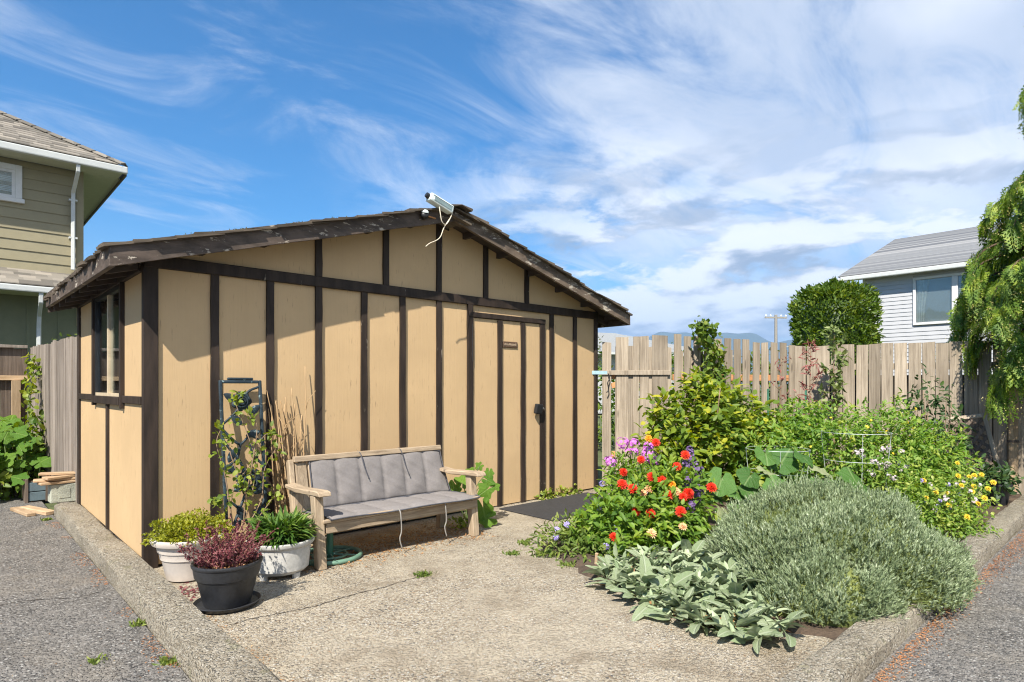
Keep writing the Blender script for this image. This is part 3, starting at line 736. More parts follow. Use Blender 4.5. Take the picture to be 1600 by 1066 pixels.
for k in range(20):   # ridge caps
    me, w, bb = SH[k % 9]
    for sgn in (-1, 1):
        mat = Matrix.Translation((XC, FY0-.03+k*.18, zdeck(XC)+.05+.004*(k % 3))) @ Matrix.Rotation(0 if sgn > 0 else math.pi, 4, 'Z') @ Matrix.Rotation(ang, 4, 'Y') @ Matrix.Diagonal((.42, 1.5, 1, 1))
        if k < 2: o = obj('ridge_cap', me, roof); o.matrix_local = mat
        else: field.add([mat @ Vector(p) for p in bb.v], bb.f)
stuff(field.build('shake_field', M['shake'], roof))
P = []
for k in range(2600):
    sgn = -1 if rr.random() < .45 else 1
    if rr.random() < .30: x = FX0-.01+rr.random()*.12; y = FY0+rr.random()**1.0*3.5
    else: x = XC+sgn*rr.random()*2.9; y = FY0-.02+abs(rr.gauss(0, .06))
    if math.sin(x*7.3+y*2.1)+math.sin(x*17+y*5) < .15: continue
    P.append((x, y, zdeck(x)+.055+rr.random()*.012))
P = np.array(P)
stuff(obj('moss', leaf_mesh('moss', P, rdir(len(P), .5), rdir(len(P)), RNG.uniform(.008, .028, len(P)), RNG.uniform(.006, .014, len(P)), SMALL, M['moss']), roof))

# solar light and its cable at the ridge
lamp = thing('solar_light', 'pale grey solar light lying on the shed ridge with a loose cable', 'lamp', (2.315, -0.375, 3.085))
lamp.rotation_euler = (0, rad(17), rad(0)); lamp.scale = (.82, .82, .82)
MB().box(-.17, .17, -.055, .055, -.02, .075).build('case', M['lamp_case'], lamp, bevel=0.02, seg=2)
MB().box(-.12, .14, -.0585, -.054, .0, .045).build('solar_panel', M['lamp_panel'], lamp, bevel=0.001)
MB().box(-.14, .15, -.0575, -.053, .050, .056).build('seam', M['black'], lamp)
MB().tube([(-.17, 0, .03), (-.205, 0, .035)], [.035, .03], 12).build('lens', M['black'], lamp, smoothed='auto')
MB().tube(curve_pts([(-.02, -.03, -.015), (-.0, -.055, -.10), (.05, -.06, -.19), (.12, -.05, -.19), (.17, -.03, -.06), (.18, -.02, .03)], 8), .006, 6).build('cable', M['cable'], lamp, smoothed=True)
MB().tube(curve_pts([(.155, -.035, -.10), (.11, -.04, -.24), (.09, -.05, -.36), (.05, -.05, -.43), (-.02, -.04, -.50), (-.06, -.04, -.56)], 8), .0055, 6).build('cable', M['cable'], lamp, smoothed=True)
sp = thing('spot_lamp', 'small black and white spot lamp on the rake board below the ridge', 'lamp', (2.17, -0.335, 2.975))
MB().lathe([(0, -.045), (.022, -.042), (.034, -.02), (.040, .012), (.034, .03), (0, .034)], 16).build('head', M['black'], sp, smoothed=True).rotation_euler = (rad(70), 0, rad(-20))
MB().lathe([(0, .030), (.022, .034), (.036, .020), (.038, .006)], 16, (0, -.002, .016)).build('rim', M['lamp_case'], sp, smoothed=True).rotation_euler = (rad(10), 0, 0)
MB().tube([(.02, 0, 0), (.10, .02, .004), (.15, .034, .004)], .008, 6).build('bracket', M['rail'], sp)

# ------------------------------------------------------------------ fences
def board_mesh(i, w=0.145, h=1.0, t=0.018):
    rr = random.Random(300+i); b = MB(); n = 5; v = []; f = []
    for j in range(n+1):
        z = h*j/n; a = rr.uniform(-.003, .003); q = rr.uniform(-.003, .003); bow = rr.uniform(-.004, .004)
        zz = (z+(rr.uniform(-.004, .004) if j == n else 0), z+(rr.uniform(-.004, .004) if j == n else 0))
        v += [(-w/2+a, bow-t/2, zz[0]), (w/2+q, bow-t/2, zz[1]), (w/2+q, bow+t/2, zz[1]), (-w/2+a, bow+t/2, zz[0])]
    for j in range(n):
        for k in range(4): f.append((j*4+k, j*4+(k+1) % 4, j*4+4+(k+1) % 4, j*4+4+k))
    f += [(0, 1, 2, 3), (n*4, n*4+1, n*4+2, n*4+3)]
    return b.add(v, f)
BM = {}
def boards(mat): 
    if mat not in BM: BM[mat] = [board_mesh(i).mesh('fence_board', M[mat]) for i in range(6)]
    return BM[mat]
def put_board(parent, p, ang, w, z0, z1, mat, off=0.0, lean=0.0, name='fence_board'):
    o = obj(name, random.choice(boards(mat)), parent)
    o.location = (p[0]-math.sin(ang)*off, p[1]+math.cos(ang)*off, z0)
    o.rotation_euler = (0, lean, ang+(math.pi if random.random() < .5 else 0))
    o.scale = (w/0.145, 1, z1-z0)
    return o
def lerp(a, b, t): return a+(b-a)*t
def fence_frame(p0, p1):
    d = Vector((p1[0]-p0[0], p1[1]-p0[1])); return math.atan2(d.y, d.x), d.length
def rail(parent, p0, p1, z, off, mat, h=.085, t=.036, name='rail'):
    a, L = fence_frame(p0, p1)
    o = MB().box(0, L, off-t/2, off+t/2, z-h/2, z+h/2).build(name, M[mat], parent, bevel=.003)
    o.location = (p0[0], p0[1], 0); o.rotation_euler = (0, 0, a); return o
# gate beside the shed; offsets: negative is the camera side
gate = thing('garden_gate', 'grey board gate with a flat latch bar beside the tan shed', 'gate')
ga, gb = (5.17, -0.075), (5.80, -0.685)
a_, L_ = fence_frame(ga, gb)
def along(p0, p1, s):
    a, L = fence_frame(p0, p1); return (p0[0]+math.cos(a)*s, p0[1]+math.sin(a)*s)
for s0, w, off, zt in ((.02, .115, 0, 1.93), (.155, .05, .022, 1.87), (.225, .165, 0, 1.99), (.335, .07, .022, 1.88), (.40, .075, 0, 2.0), (.51, .12, 0, 2.01), (.60, .06, .022, 1.87), (.715, .20, 0, 2.02), (.85, .06, .022, 1.86)):
    put_board(gate, along(ga, gb, s0+.03), a_, w, .05, zt, 'fence', off, random.uniform(-.006, .006))
rail(gate, along(ga, gb, -.05), gb, 1.53, -.022, 'fence', .06, .022, 'latch_bar')
rail(gate, along(ga, gb, .12), gb, 1.49, .045, 'rail', .085, .03)
rail(gate, along(ga, gb, .12), gb, .45, .045, 'rail', .085, .03)
br = MB().box(0, .55, .03, .06, -.035, .035).build('brace', M['rail'], gate); br.location = (*along(ga, gb, .12), 1.36); br.rotation_euler = (0, rad(-14), a_)
MB().box(-.16, .06, -.034, -.012, 1.505, 1.555).build('latch', M['blue_metal'], gate, bevel=.004).matrix_local = Matrix.Translation((*along(ga, gb, .0), 0)) @ Matrix.Rotation(a_, 4, 'Z')
hg = along(ga, gb, .05)
MB().tube(curve_pts([(hg[0]-.03, hg[1]-.05, 1.52), (hg[0]-.01, hg[1]-.06, 1.45), (hg[0]-.05, hg[1]-.06, 1.40), (hg[0]-.035, hg[1]-.06, 1.31), (hg[0]-.06, hg[1]-.05, 1.27)], 6), .008, 6).build('chain', M['black'], gate, smoothed=True)
# picket stretch, boards on both sides of orange rails
pk = thing('picket_fence', 'weathered picket fence with orange rails between the gate and the solid boards', 'fence')
pa, pb = (5.86, -0.70), (7.714, -1.466)
a2, L2 = fence_frame(pa, pb)
n = 13
for i in range(n):
    s = .05+i*(L2-.08)/(n-1); t = i/(n-1)
    put_board(pk, along(pa, pb, s), a2, .105, .05, lerp(2.03, 1.945, t)+random.uniform(-.02, .02), 'fence', -.025, random.uniform(-.008, .008))
    put_board(pk, along(pa, pb, s+.075), a2, .105, .05, lerp(1.83, 1.875, t)+random.uniform(-.01, .01), 'fence', .035, random.uniform(-.008, .008))
rail(pk, pa, pb, 1.47, .005, 'rail'); rail(pk, pa, pb, .45, .005, 'rail')
# solid board stretch
sf = thing('board_fence', 'tall fence of close vertical boards behind the garden bed', 'fence')
sa, sb = (7.735, -1.50), (8.66, -3.735)
a3, L3 = fence_frame(sa, sb)
n = 16
for i in range(n):
    s = .07+i*.1525
    if s > L3-.03: break
    put_board(sf, along(sa, sb, s), a3, .140, .05, 1.925+random.uniform(-.008, .008), 'fence', -.02, random.uniform(-.005, .005))
    if i < n-1: put_board(sf, along(sa, sb, s+.076), a3, .10, .05, 1.50, 'fence_dark', .055, 0)
rail(sf, sa, sb, 1.62, .012, 'fence'); rail(sf, sa, sb, .5, .012, 'fence')
MB().box(-.05, .05, -.05, .05, 0, 1.38).build('post', M['post'], sf, bevel=.006).matrix_local = Matrix.Translation((8.66, -3.80, .03)) @ Matrix.Rotation(a3, 4, 'Z')
MB().box(-.055, .055, -.055, .055, .62, .65).build('strap', M['fence_dark'], sf).matrix_local = Matrix.Translation((8.66, -3.80, .03)) @ Matrix.Rotation(a3, 4, 'Z')
rf = thing('side_fence', 'brown board fence under the cedar at the end of the kerb', 'fence')
ra, rb = (8.655, -3.87), (9.5, -5.9)
a4, L4 = fence_frame(ra, rb)
for i in range(13): put_board(rf, along(ra, rb, .05+i*.152), a4, .15, .0, 1.49+random.uniform(-.01, .01), 'fence', 0, 0)
rail(rf, ra, rb, 1.2, .03, 'post'); rail(rf, ra, rb, .4, .03, 'post')
# fences beyond the drive
lf = thing('grey_fence', 'old grey close board fence running back from the shed corner', 'fence')
la, lb = (-.10, 2.99), (-.285, 5.77)
a5, L5 = fence_frame(la, lb)
for i in range(25): put_board(lf, along(la, lb, .055+i*.1125), a5, .108, -.05, 1.90+random.uniform(-.012, .012), 'fence_old', random.uniform(-.006, .006), random.uniform(-.006, .006))
rail(lf, la, lb, 1.55, -.04, 'fence_old'); rail(lf, la, lb, .5, -.04, 'fence_old')
df = thing('dark_board_fence', 'dark brown board fence with pale rail behind the leafy plants', 'fence')
da, db = (-.31, 5.80), (-4.6, 5.80)
for i in range(29): put_board(df, (da[0]-.08-i*.148, 5.80), 0, .143, -.05, 1.88+random.uniform(-.01, .01), 'fence_dark', 0, random.uniform(-.004, .004))
MB().box(-4.6, -.32, 5.72, 5.775, 1.435, 1.50).build('rail', M['new_wood'], df, bevel=.004)
MB().box(-4.6, -.32, 5.735, 5.775, 1.885, 1.925).build('cap_rail', M['fence_old'], df, bevel=.004)
MB().box(-.50, -.40, 5.66, 5.75, -.05, 1.432).build('post', M['post'], df, bevel=.005)

# ------------------------------------------------------------------ olive house
oh = thing('olive_house', 'two storey olive house with hipped brown shingle roof behind the shed', 'house')
HY, HX, HL = 7.8, 0.60, -9.0
MB().box(HL, HX-.02, HY+.03, 17, 0, 5.1).build('wall', M['olive_siding'], oh)
z = 3.27
while z < 5.02:      # lap siding, each board with its own drip edge
    zt = min(z+.19, 5.08)
    MB().prism([(HY+.028, z), (HY+.004, z), (HY+.020, zt), (HY+.028, zt)], 'x', HL, HX-.10).build('siding_board', M['olive_siding'], oh)
    z += .172
MB().box(HX-.10, HX+.006, HY-.008, HY+.12, 2.4, 5.1).build('corner_board', M['olive_siding'], oh, bevel=.003)
for x in np.arange(HL, HX-.2, .42): MB().box(x, x+.05, HY+.0, HY+.032, 0, 2.85).build('batten', M['olive_dark'], oh)
MB().box(HL, HX-.021, HY+.012, HY+.028, 0, 2.86).build('lower_wall', M['olive_dark'], oh)
w = MB()
WX0, WX1, WZ0, WZ1 = -1.35, -.235, 4.45, 5.0
for (a, b2, c, d) in ((WX0-.09, WX0, WZ0, WZ1), (WX1-.09, WX1, WZ0, WZ1), (WX0, WX1-.09, WZ1-.09, WZ1)): w.box(a, b2, HY-.03, HY+.03, c, d)
w.box(WX0-.12, WX1+.03, HY-.045, HY+.03, WZ0-.07, WZ0-.001)
w = w.build('window', M['white_trim'], oh, bevel=.004)
w2 = MB()
for (a, b2, c, d) in ((WX0, WX0+.045, WZ0, WZ1-.09), (WX1-.135, WX1-.09, WZ0, WZ1-.09), (WX0+.045, WX1-.135, WZ0, WZ0+.045), (WX0+.045, WX1-.135, WZ1-.135, WZ1-.09)): w2.box(a, b2, HY-.012, HY+.028, c, d)
w2.build('sash', M['white_trim'], w)
MB().box(WX0+.045, WX1-.135, HY+.000, HY+.004, WZ0+.045, WZ1-.135).build('pane', M['glass'], w)
for k in range(14): MB().box(WX0+.045, WX1-.135, HY+.010, HY+.026, WZ0+.05+k*.026, WZ0+.068+k*.026).build('blind_slat', M['curtain'], w)
# upper roof: front slope in courses
RX, RY, RZ = 1.18, 7.28, 5.17
uroof = MB().box(HL, RX-.06, RY+.06, HY-.001, 5.10, 5.125).build('roof', M['pale_soffit'], oh)
MB().box(HX+.008, RX-.02, HY, 16.9, 5.10, 5.125).build('soffit', M['pale_soffit'], uroof)
MB().box(HL, RX, RY, RY+.10, 5.08, 5.20).build('gutter', M['gutter'], uroof, bevel=.02, seg=2)
MB().box(RX-.03, RX, RY+.102, 17, 5.06, 5.20).build('fascia', plain('brown_fascia', (0.10, 0.085, 0.06), .6), uroof)
cang = math.atan(.6)
for k in range(32):
    d = .03+k*.122
    y0, z0 = RY+d, RZ+.03+.6*d
    MB().add([(HL, y0, z0), (RX-d-.02, y0, z0), (RX-d-.02, y0, z0+.016), (HL, y0, z0+.016), (HL, y0+.17, z0+.102), (RX-d-.19, y0+.17, z0+.102)],
             [(0, 1, 2, 3), (3, 2, 5, 4)]).build('shingle_course', M['roof_brown'], uroof)
D = 4.3
MB().add([(RX, RY, RZ), (RX, 17, RZ), (RX-D, 17-D, RZ+.6*D+.02), (RX-D, RY+D, RZ+.6*D+.02), (HL, RY+D, RZ+.6*D+.02), (HL, RY, RZ)], [(0, 1, 2, 3), (0, 3, 4, 5)]).build('roof_deck', M['roof_brown'], uroof)
for k in range(20):   # hip caps
    d = .05+k*.19
    MB().prism([(-.09, -.04), (0, .0), (.09, -.04), (.09, -.025), (0, .015), (-.09, -.025)], 'y', -.02, .24).build('hip_cap', M['roof_brown'], uroof).matrix_local = Matrix.Translation((RX-d, RY+d, RZ+.6*d+.065)) @ Matrix.Rotation(rad(45), 4, 'Z') @ Matrix.Rotation(math.atan(.6/1.414), 4, 'X')
# skirt roof between the storeys
lroof = MB().box(HL, .95, 7.14, HY-.001, 2.86, 2.88).build('porch_roof', M['pale_soffit'], oh)
MB().box(HX+.008, 1.15, HY, 16, 2.86, 2.88).build('soffit', M['pale_soffit'], lroof)
MB().box(HL, 1.15, 7.04, 7.135, 2.84, 2.94).build('gutter', M['gutter'], lroof, bevel=.02, seg=2)
for k in range(6):
    y0, z0 = 7.08+k*.122, 2.955+k*.055
    MB().add([(HL, y0, z0), (1.15-k*.1, y0, z0), (1.15-k*.1, y0, z0+.016), (HL, y0, z0+.016), (HL, y0+.17, z0+.093), (1.13-k*.1, y0+.17, z0+.093)], [(0, 1, 2, 3), (3, 2, 5, 4)]).build('shingle_course', M['roof_brown'], lroof)
def spout(parent, pts):
    return MB().tube(pts, .042, 4).build('downspout', M['gutter'], parent, bevel=.008)
spout(oh, [(.47, RY+.05, 5.08), (.47, RY+.06, 4.98), (.45, HY-.07, 4.70), (.45, HY-.06, 4.5), (.45, HY-.06, 3.36)])
spout(oh, [(-.05, 7.09, 2.84), (-.05, 7.1, 2.7), (-.05, 7.35, 2.5), (-.05, 7.40, 2.3), (-.05, 7.40, .2)])
for z in (4.55, 3.9): MB().box(.39, .51, HY-.085, HY+.005, z, z+.03).build('bracket', M['gutter'], oh)

# ------------------------------------------------------------------ grey house
gh = thing('grey_house', 'pale grey sided house with grey shingle roof beyond the fence', 'house')
GXW, GY0, GY1 = 16.5, -9.0, .34
MB().box(GXW+.03, 25, GY0, GY1-.02, 0, 4.2).build('wall', M['grey_siding'], gh)
z = 1.4
WY0, WY1, WZ0, WZ1 = -2.62, -.86, 2.93, 3.99
while z < 4.16:
    def sid(y0, y1):
        MB().prism([(GXW+.028, z), (GXW+.004, z), (GXW+.018, z+.108), (GXW+.028, z+.108)], 'y', y0, y1).build('siding_board', M['grey_siding'], gh)
    if z+.1 > WZ0-.04 and z < WZ1+.04: sid(GY0, WY0-.05); sid(WY1+.05, GY1-.06)
    else: sid(GY0, GY1-.06)
    z += .101
MB().box(GXW-.006, GXW+.10, GY1-.06, GY1, 0, 4.18).build('corner_trim', M['white_trim'], gh)
w = MB()
for (a, b2, c, d) in ((WY0-.06, WY0, WZ0-.06, WZ1+.06), (WY1, WY1+.06, WZ0-.06, WZ1+.06), (WY0, WY1, WZ1, WZ1+.06), (WY0, WY1, WZ0-.06, WZ0), (-1.72, -1.60, WZ0, WZ1)): w.box(GXW-.03, GXW+.03, a, b2, c, d)
w = w.build('window', M['white_trim'], gh, bevel=.004)
# flat dark sheet behind the glass, its colour standing in for the unlit room
rm = MB()
rm.add([(GXW+.035, WY0, WZ0), (GXW+.035, WY1, WZ0), (GXW+.035, WY1, WZ1), (GXW+.035, WY0, WZ1)], [(0, 1, 2, 3)])
rm.build('room_shade_sheet', M['room'], w)
for (a, b2) in ((WY0+.01, -1.725), (-1.595, WY1-.01)): MB().box(GXW+.002, GXW+.006, a, b2, WZ0+.01, WZ1-.01).build('pane', M['glass'], w)
def curt(u, v): return (GXW+.016+.008*math.sin(u*22), WY1-.02-u*(.16+.12*v*v), WZ0+.02+v*(WZ1-WZ0-.03))
MB().grid(curt, 16, 6).build('curtain', M['curtain'], w, smoothed=True)
for k in range(20): MB().box(GXW+.010, GXW+.026, WY0+.02, -1.74, WZ0+.03+k*.05, WZ0+.062+k*.05).build('blind_slat', M['curtain'], w)
groof = MB().box(16.26, GXW+.02, GY0, .80, 4.16, 4.18).build('roof', M['white_trim'], gh)
MB().box(16.16, 16.26, GY0, .78, 4.13, 4.24).build('gutter', M['gutter'], groof, bevel=.02, seg=2)
for k in range(33):
    d = k*.148; x0, z0 = 16.18+d, 4.25+.365*d
    MB().add([(x0, GY0, z0), (x0, .84, z0), (x0, .84, z0+.016), (x0, GY0, z0+.016), (x0+.2, .84, z0+.083), (x0+.2, GY0, z0+.083)], [(0, 1, 2, 3), (3, 2, 4, 5)]).build('shingle_course', M['roof_grey'], groof)
MB().add([(16.2, GY0, 4.22), (16.2, .82, 4.22), (21.0, .82, 5.97), (21.0, GY0, 5.97), (25.9, .82, 4.22), (25.9, GY0, 4.22)], [(0, 1, 2, 3), (3, 2, 4, 5)]).build('roof_deck', M['roof_grey'], groof)
MB().prism([(16.2, 4.10), (21.0, 5.86), (25.9, 4.10), (25.9, 4.24), (21.0, 6.0), (16.2, 4.24)], 'y', .80, .835).build('rake_board', M['white_trim'], groof)
MB().prism([(16.52, 4.18), (25, 4.18), (20.95, 5.86)], 'y', GY1-.04, GY1-.02).build('gable_wall', M['grey_siding'], gh)

# far house with a low grey roof beyond the gate
fh = thing('far_house', 'low grey hip roof seen just above the gate', 'house', (25.5, 17.5, 0), rad(-20))
MB().box(-6, 6, -4, 4, 0, 3.0).build('wall', M['grey_siding'], fh)
MB().add([(-6.6, -4.6, 3.0), (6.6, -4.6, 3.0), (6.6, 4.6, 3.0), (-6.6, 4.6, 3.0), (-2, 0, 4.45), (2, 0, 4.45)], [(0, 1, 5, 4), (1, 2, 5), (2, 3, 4, 5), (3, 0, 4), (0, 3, 2, 1)]).build('roof', M['roof_far'], fh)
MB().box(-6.65, 6.65, -4.72, -4.6, 2.93, 3.04).build('gutter', M['gutter'], fh)
# utility pole
up = thing('utility_pole', 'weathered utility pole with crossarm far beyond the fence', 'pole', (58.7, 21.2, 0))
MB().tube([(0, 0, 0), (0, 0, 4.5), (0, 0, 8.4)], [.18, .16, .13], 10).build('shaft', M['pole'], up, smoothed='auto')
MB().box(-1.15, 1.15, -.07, .07, 8.05, 8.2).build('crossarm', M['pole'], up).rotation_euler = (0, 0, rad(-35))
MB().tube([(0, -.1, 4.6), (.5, -.5, 5.2), (.9, -.9, 5.3)], .05, 5).build('bracket', M['metal'], up)
for k in (-1.05, -.55, .55, 1.05): MB().lathe([(.07, 0), (.09, .08), (.04, .16), (0, .2)], 8, (k*math.cos(rad(-35)), k*math.sin(rad(-35)), 8.24)).build('insulator', M['lamp_case'], up)
# ------------------------------------------------------------------ bench
bench = thing('garden_bench', 'weathered wooden garden bench standing in front of the tan shed', 'bench', (1.61, -0.62, 0.0))
def blk(name, x0, x1, y0, y1, z0, z1, mat, parent, bev=.006, rot=None, skew=None):
    b = MB().box(x0, x1, y0, y1, z0, z1)
    if skew:   # shift of the top relative to the bottom
        b.v = [(x+(skew[0] if z > (z0+z1)/2 else 0), y+(skew[1] if z > (z0+z1)/2 else 0), z) for x, y, z in b.v]
    return b.build(name, M[mat], parent, bevel=bev)
blk('leg', -.775, -.705, -.30, -.225, 0, .545, 'bench', bench, skew=(-.02, .03))
blk('leg', .70, .77, -.28, -.205, 0, .545, 'bench', bench, skew=(0, .05))
blk('leg', -.745, -.675, .19, .26, 0, .50, 'bench', bench)
blk('leg', .675, .745, .19, .26, 0, .50, 'bench', bench)
def arm(x0, x1):
    pts = [(-.36, .548), (-.345, .578), (-.30, .585), (.10, .565), (.25, .575), (.25, .545), (.05, .530), (-.28, .546)]
    return MB().prism(pts, 'x', x0, x1).build('armrest', M['bench_y'], bench, bevel=.006)
arm(-.80, -.70); arm(.68, .785)
blk('front_rail', -.705, .745, -.275, -.235, .255, .335, 'bench_x', bench)
blk('side_rail', -.70, -.655, -.234, .19, .25, .325, 'bench_y', bench); blk('side_rail', .655, .70, -.234, .19, .25, .325, 'bench_y', bench)
blk('back_rail', -.70, .70, .20, .24, .28, .36, 'bench_x', bench)
for k in range(4):
    y = -.295+k*.118
    blk('seat_slat', -.735, .755, y, y+.106, .337-.006*k, .362-.006*k, 'bench_x', bench, .005)
def back_pt(t, off=0): return (.19+.105*t+off, .345+.415*t)
for k in range(13):
    x = -.70+k*.1085
    (ya, za), (yb, zb) = back_pt(0), back_pt(.93)
    b = MB().add([(x, ya, za), (x+.094, ya, za), (x+.094, ya+.02, za), (x, ya+.02, za), (x, yb, zb), (x+.094, yb, zb), (x+.094, yb+.02, zb), (x, yb+.02, zb)],
                 [(0, 1, 2, 3), (4, 5, 6, 7), (0, 1, 5, 4), (1, 2, 6, 5), (2, 3, 7, 6), (3, 0, 4, 7)])
    b.build('back_slat', M['bench'], bench, bevel=.004)
b = MB().prism([(.262, .738), (.275, .785), (.312, .782), (.300, .735)], 'x', -.715, .745).build('top_rail', M['bench_x'], bench, bevel=.006)
for s in (-1, 1):
    MB().prism([(.19, .30), (.29, .76), (.35, .75), (.25, .30)], 'x', s*.73-.022, s*.73+.022).build('back_post', M['bench'], bench, bevel=.006)

cush = thing('bench_cushion', 'grey quilted cushion covering the seat and back of the wooden bench', 'cushion', (1.61, -0.62, 0.0))
def hash1(i): return math.sin(i*127.1)*43758.5453 % 1.0
def pad(fn, nx=72, ny=22, th=.030, cols=6):
    v = []; f = []
    for side in (1, 0):
        for i in range(nx+1):
            for j in range(ny+1):
                a, b = i/nx, j/ny
                p, nrm_ = fn(a, b)
                q = abs(math.sin(math.pi*a*cols))**.45
                e = min(1, 4.5*min(b, 1-b))**.5*min(1, 14*min(a, 1-a))**.5
                wr = .0045*math.sin(a*41+b*9)*math.sin(b*17+a*5)+.003*math.sin(a*90+b*40)
                t = (th*(.30+.70*q)*(.25+.75*e)+wr*e) if side else .002
                v.append(tuple(p[k]+nrm_[k]*t for k in range(3)))
    N = (nx+1)*(ny+1)
    ix = lambda s, i, j: s*N+i*(ny+1)+j
    for i in range(nx):
        for j in range(ny):
            f.append((ix(0, i, j), ix(0, i+1, j), ix(0, i+1, j+1), ix(0, i, j+1)))
            f.append((ix(1, i, j), ix(1, i, j+1), ix(1, i+1, j+1), ix(1, i+1, j)))
    for i in range(nx):
        f.append((ix(0, i, 0), ix(1, i, 0), ix(1, i+1, 0), ix(0, i+1, 0))); f.append((ix(0, i, ny), ix(0, i+1, ny), ix(1, i+1, ny), ix(1, i, ny)))
    for j in range(ny):
        f.append((ix(0, 0, j), ix(0, 0, j+1), ix(1, 0, j+1), ix(1, 0, j))); f.append((ix(0, nx, j), ix(1, nx, j), ix(1, nx, j+1), ix(0, nx, j+1)))
    return MB().add(v, f)
def seat_fn(a, b):
    x = -.685+a*1.435; y = -.325+b*.50+.022*math.sin(a*7.0)*(1-b)
    z = .364-.02*b+.006*math.sin(a*11+1)*(1-b)
    if b < .06: z -= .012
    return (x, y, z), (0, -.05, 1)
def back_fn(a, b):
    sl = max(0, a-.84)/.16
    x = -.585+a*1.335-.02*b*sl; t = .02+b*(.94-.05*sl+.012*math.sin(a*9))
    y, z = back_pt(t)
    y -= .004+.05*sl*(1-b)**2
    return (x, y, z), (0, -.97, .24)
sp_ = pad(seat_fn, cols=6, th=.027).build('seat_pad', M['cushion'], cush, smoothed=True)
bp_ = pad(back_fn, cols=6, th=.030).build('back_pad', M['cushion'], cush, smoothed=True)
def edge_path(fn, off, corner=False):
    pts = [fn(i/40, 0) for i in range(41)]+[fn(1, j/12) for j in range(1, 13)]+[fn(1-i/40, 1) for i in range(1, 41)]+[fn(0, 1-j/12) for j in range(1, 13)]
    return [tuple(p[k]+n[k]*off for k in range(3)) for p, n in pts]
MB().tube(edge_path(seat_fn, .008), .006, 5, False).build('piping', M['piping'], sp_, smoothed=True)
MB().tube(edge_path(back_fn, .010), .006, 5, False).build('piping', M['piping'], bp_, smoothed=True)
for (x, z0, z1) in ((-.10, .345, .05), (.345, .35, .07)):
    MB().tube(curve_pts([(x, -.30, z0+.02), (x, -.335, z0-.01), (x+.008, -.338, (z0+z1)/2), (x-.006, -.335, z1+.08), (x+.015, -.335, z1)], 6), .0055, 5).build('tie', M['tie'], cush, smoothed=True)
for (x, l) in ((-.13, .25), (.28, .26)):
    yt, zt = back_pt(.99); ye, ze = back_pt(.99-l*2)
    MB().tube(curve_pts([(x, yt+.01, zt+.03), (x, yt-.045, zt+.005), (x+.015, (yt+ye)/2-.055, (zt+ze)/2), (x+.045, ye-.055, ze)], 6), .004, 5).build('tie', M['piping'], cush, smoothed=True)

# green ring stand under the bench
gs = thing('ring_stand', 'faded green metal ring stand with short post under the bench', 'stand', (1.06, -0.64, 0))
def ring(r, z, t, n=36, sx=1.0): return [(r*math.cos(2*math.pi*k/n)*sx, r*math.sin(2*math.pi*k/n), z) for k in range(n+1)]
MB().tube(ring(.235, .02, 0), .018, 8, False).build('ring', M['green_faded'], gs, smoothed=True)
MB().tube(ring(.13, .025, 0), .010, 6, False).build('ring', M['green_faded'], gs, smoothed=True)
MB().tube([(0, 0, .0), (0, 0, .20), (0, 0, .25)], [.028, .026, .022], 10).build('post', M['green_paint'], gs, smoothed='auto')
for k in range(6):
    a = k*math.pi/3+.3
    MB().tube([(0, 0, .03), (.23*math.cos(a), .23*math.sin(a), .02)], .008, 5).build('spoke', M['green_faded'], gs)

# rubber mat
mt = MB().box(3.29, 4.78, -.97, -.14, .003, .014); 
tag(mt.build('door_mat', M['rubber'], bevel=.003), 'black rubber mat lying in front of the shed door', 'mat')

# ------------------------------------------------------------------ leaning panel and canes
tr = thing('trellis_panel', 'dark cast iron rose trellis panel leaning on the shed wall', 'trellis', (.575, -.235, .10))
tr.rotation_euler = (rad(-7.5), 0, 0)
H_, W_ = 1.31, .165
fbar = MB().box(-W_, -W_+.024, -.014, .014, 0, H_).box(W_-.024, W_, -.014, .014, 0, H_).box(-W_+.024, W_-.024, -.014, .014, H_-.024, H_).box(-W_+.024, W_-.024, -.014, .014, 0, .024)
fbar.build('frame', M['iron'], tr, bevel=.005)
MB().box(-.10, .10, -.012, .012, H_+.001, H_+.022).build('crest', M['iron'], tr, bevel=.006)
def spiral(cx, cz, r, turns=2.6, n=44, ph=0):
    return [(cx+r*(1-.86*k/n)*math.cos(ph+turns*2*math.pi*k/n), -.012-.018*(k/n), cz+r*(1-.86*k/n)*math.sin(ph+turns*2*math.pi*k/n)) for k in range(n+1)]
for cx, cz, r in ((.0, 1.14, .062), (.03, .50, .085), (.10, .24, .045)):
    MB().tube(spiral(cx, cz, r), .011, 6).build('rose', M['iron'], tr, smoothed=True)
    rp = MB()
    for k in range(7):
        a = k*2*math.pi/7
        rp.lathe([(0, -.004), (.34*r, .004), (.5*r, .0), (.36*r, -.008), (0, -.01)], 10, (0, 0, 0))
        rp.v[-50:] = [(cx+r*.85*math.cos(a)+x, -.004+z, cz+r*.85*math.sin(a)+y) for x, y, z in rp.v[-50:]]
    rp.build('petals', M['iron'], tr, smoothed=True)
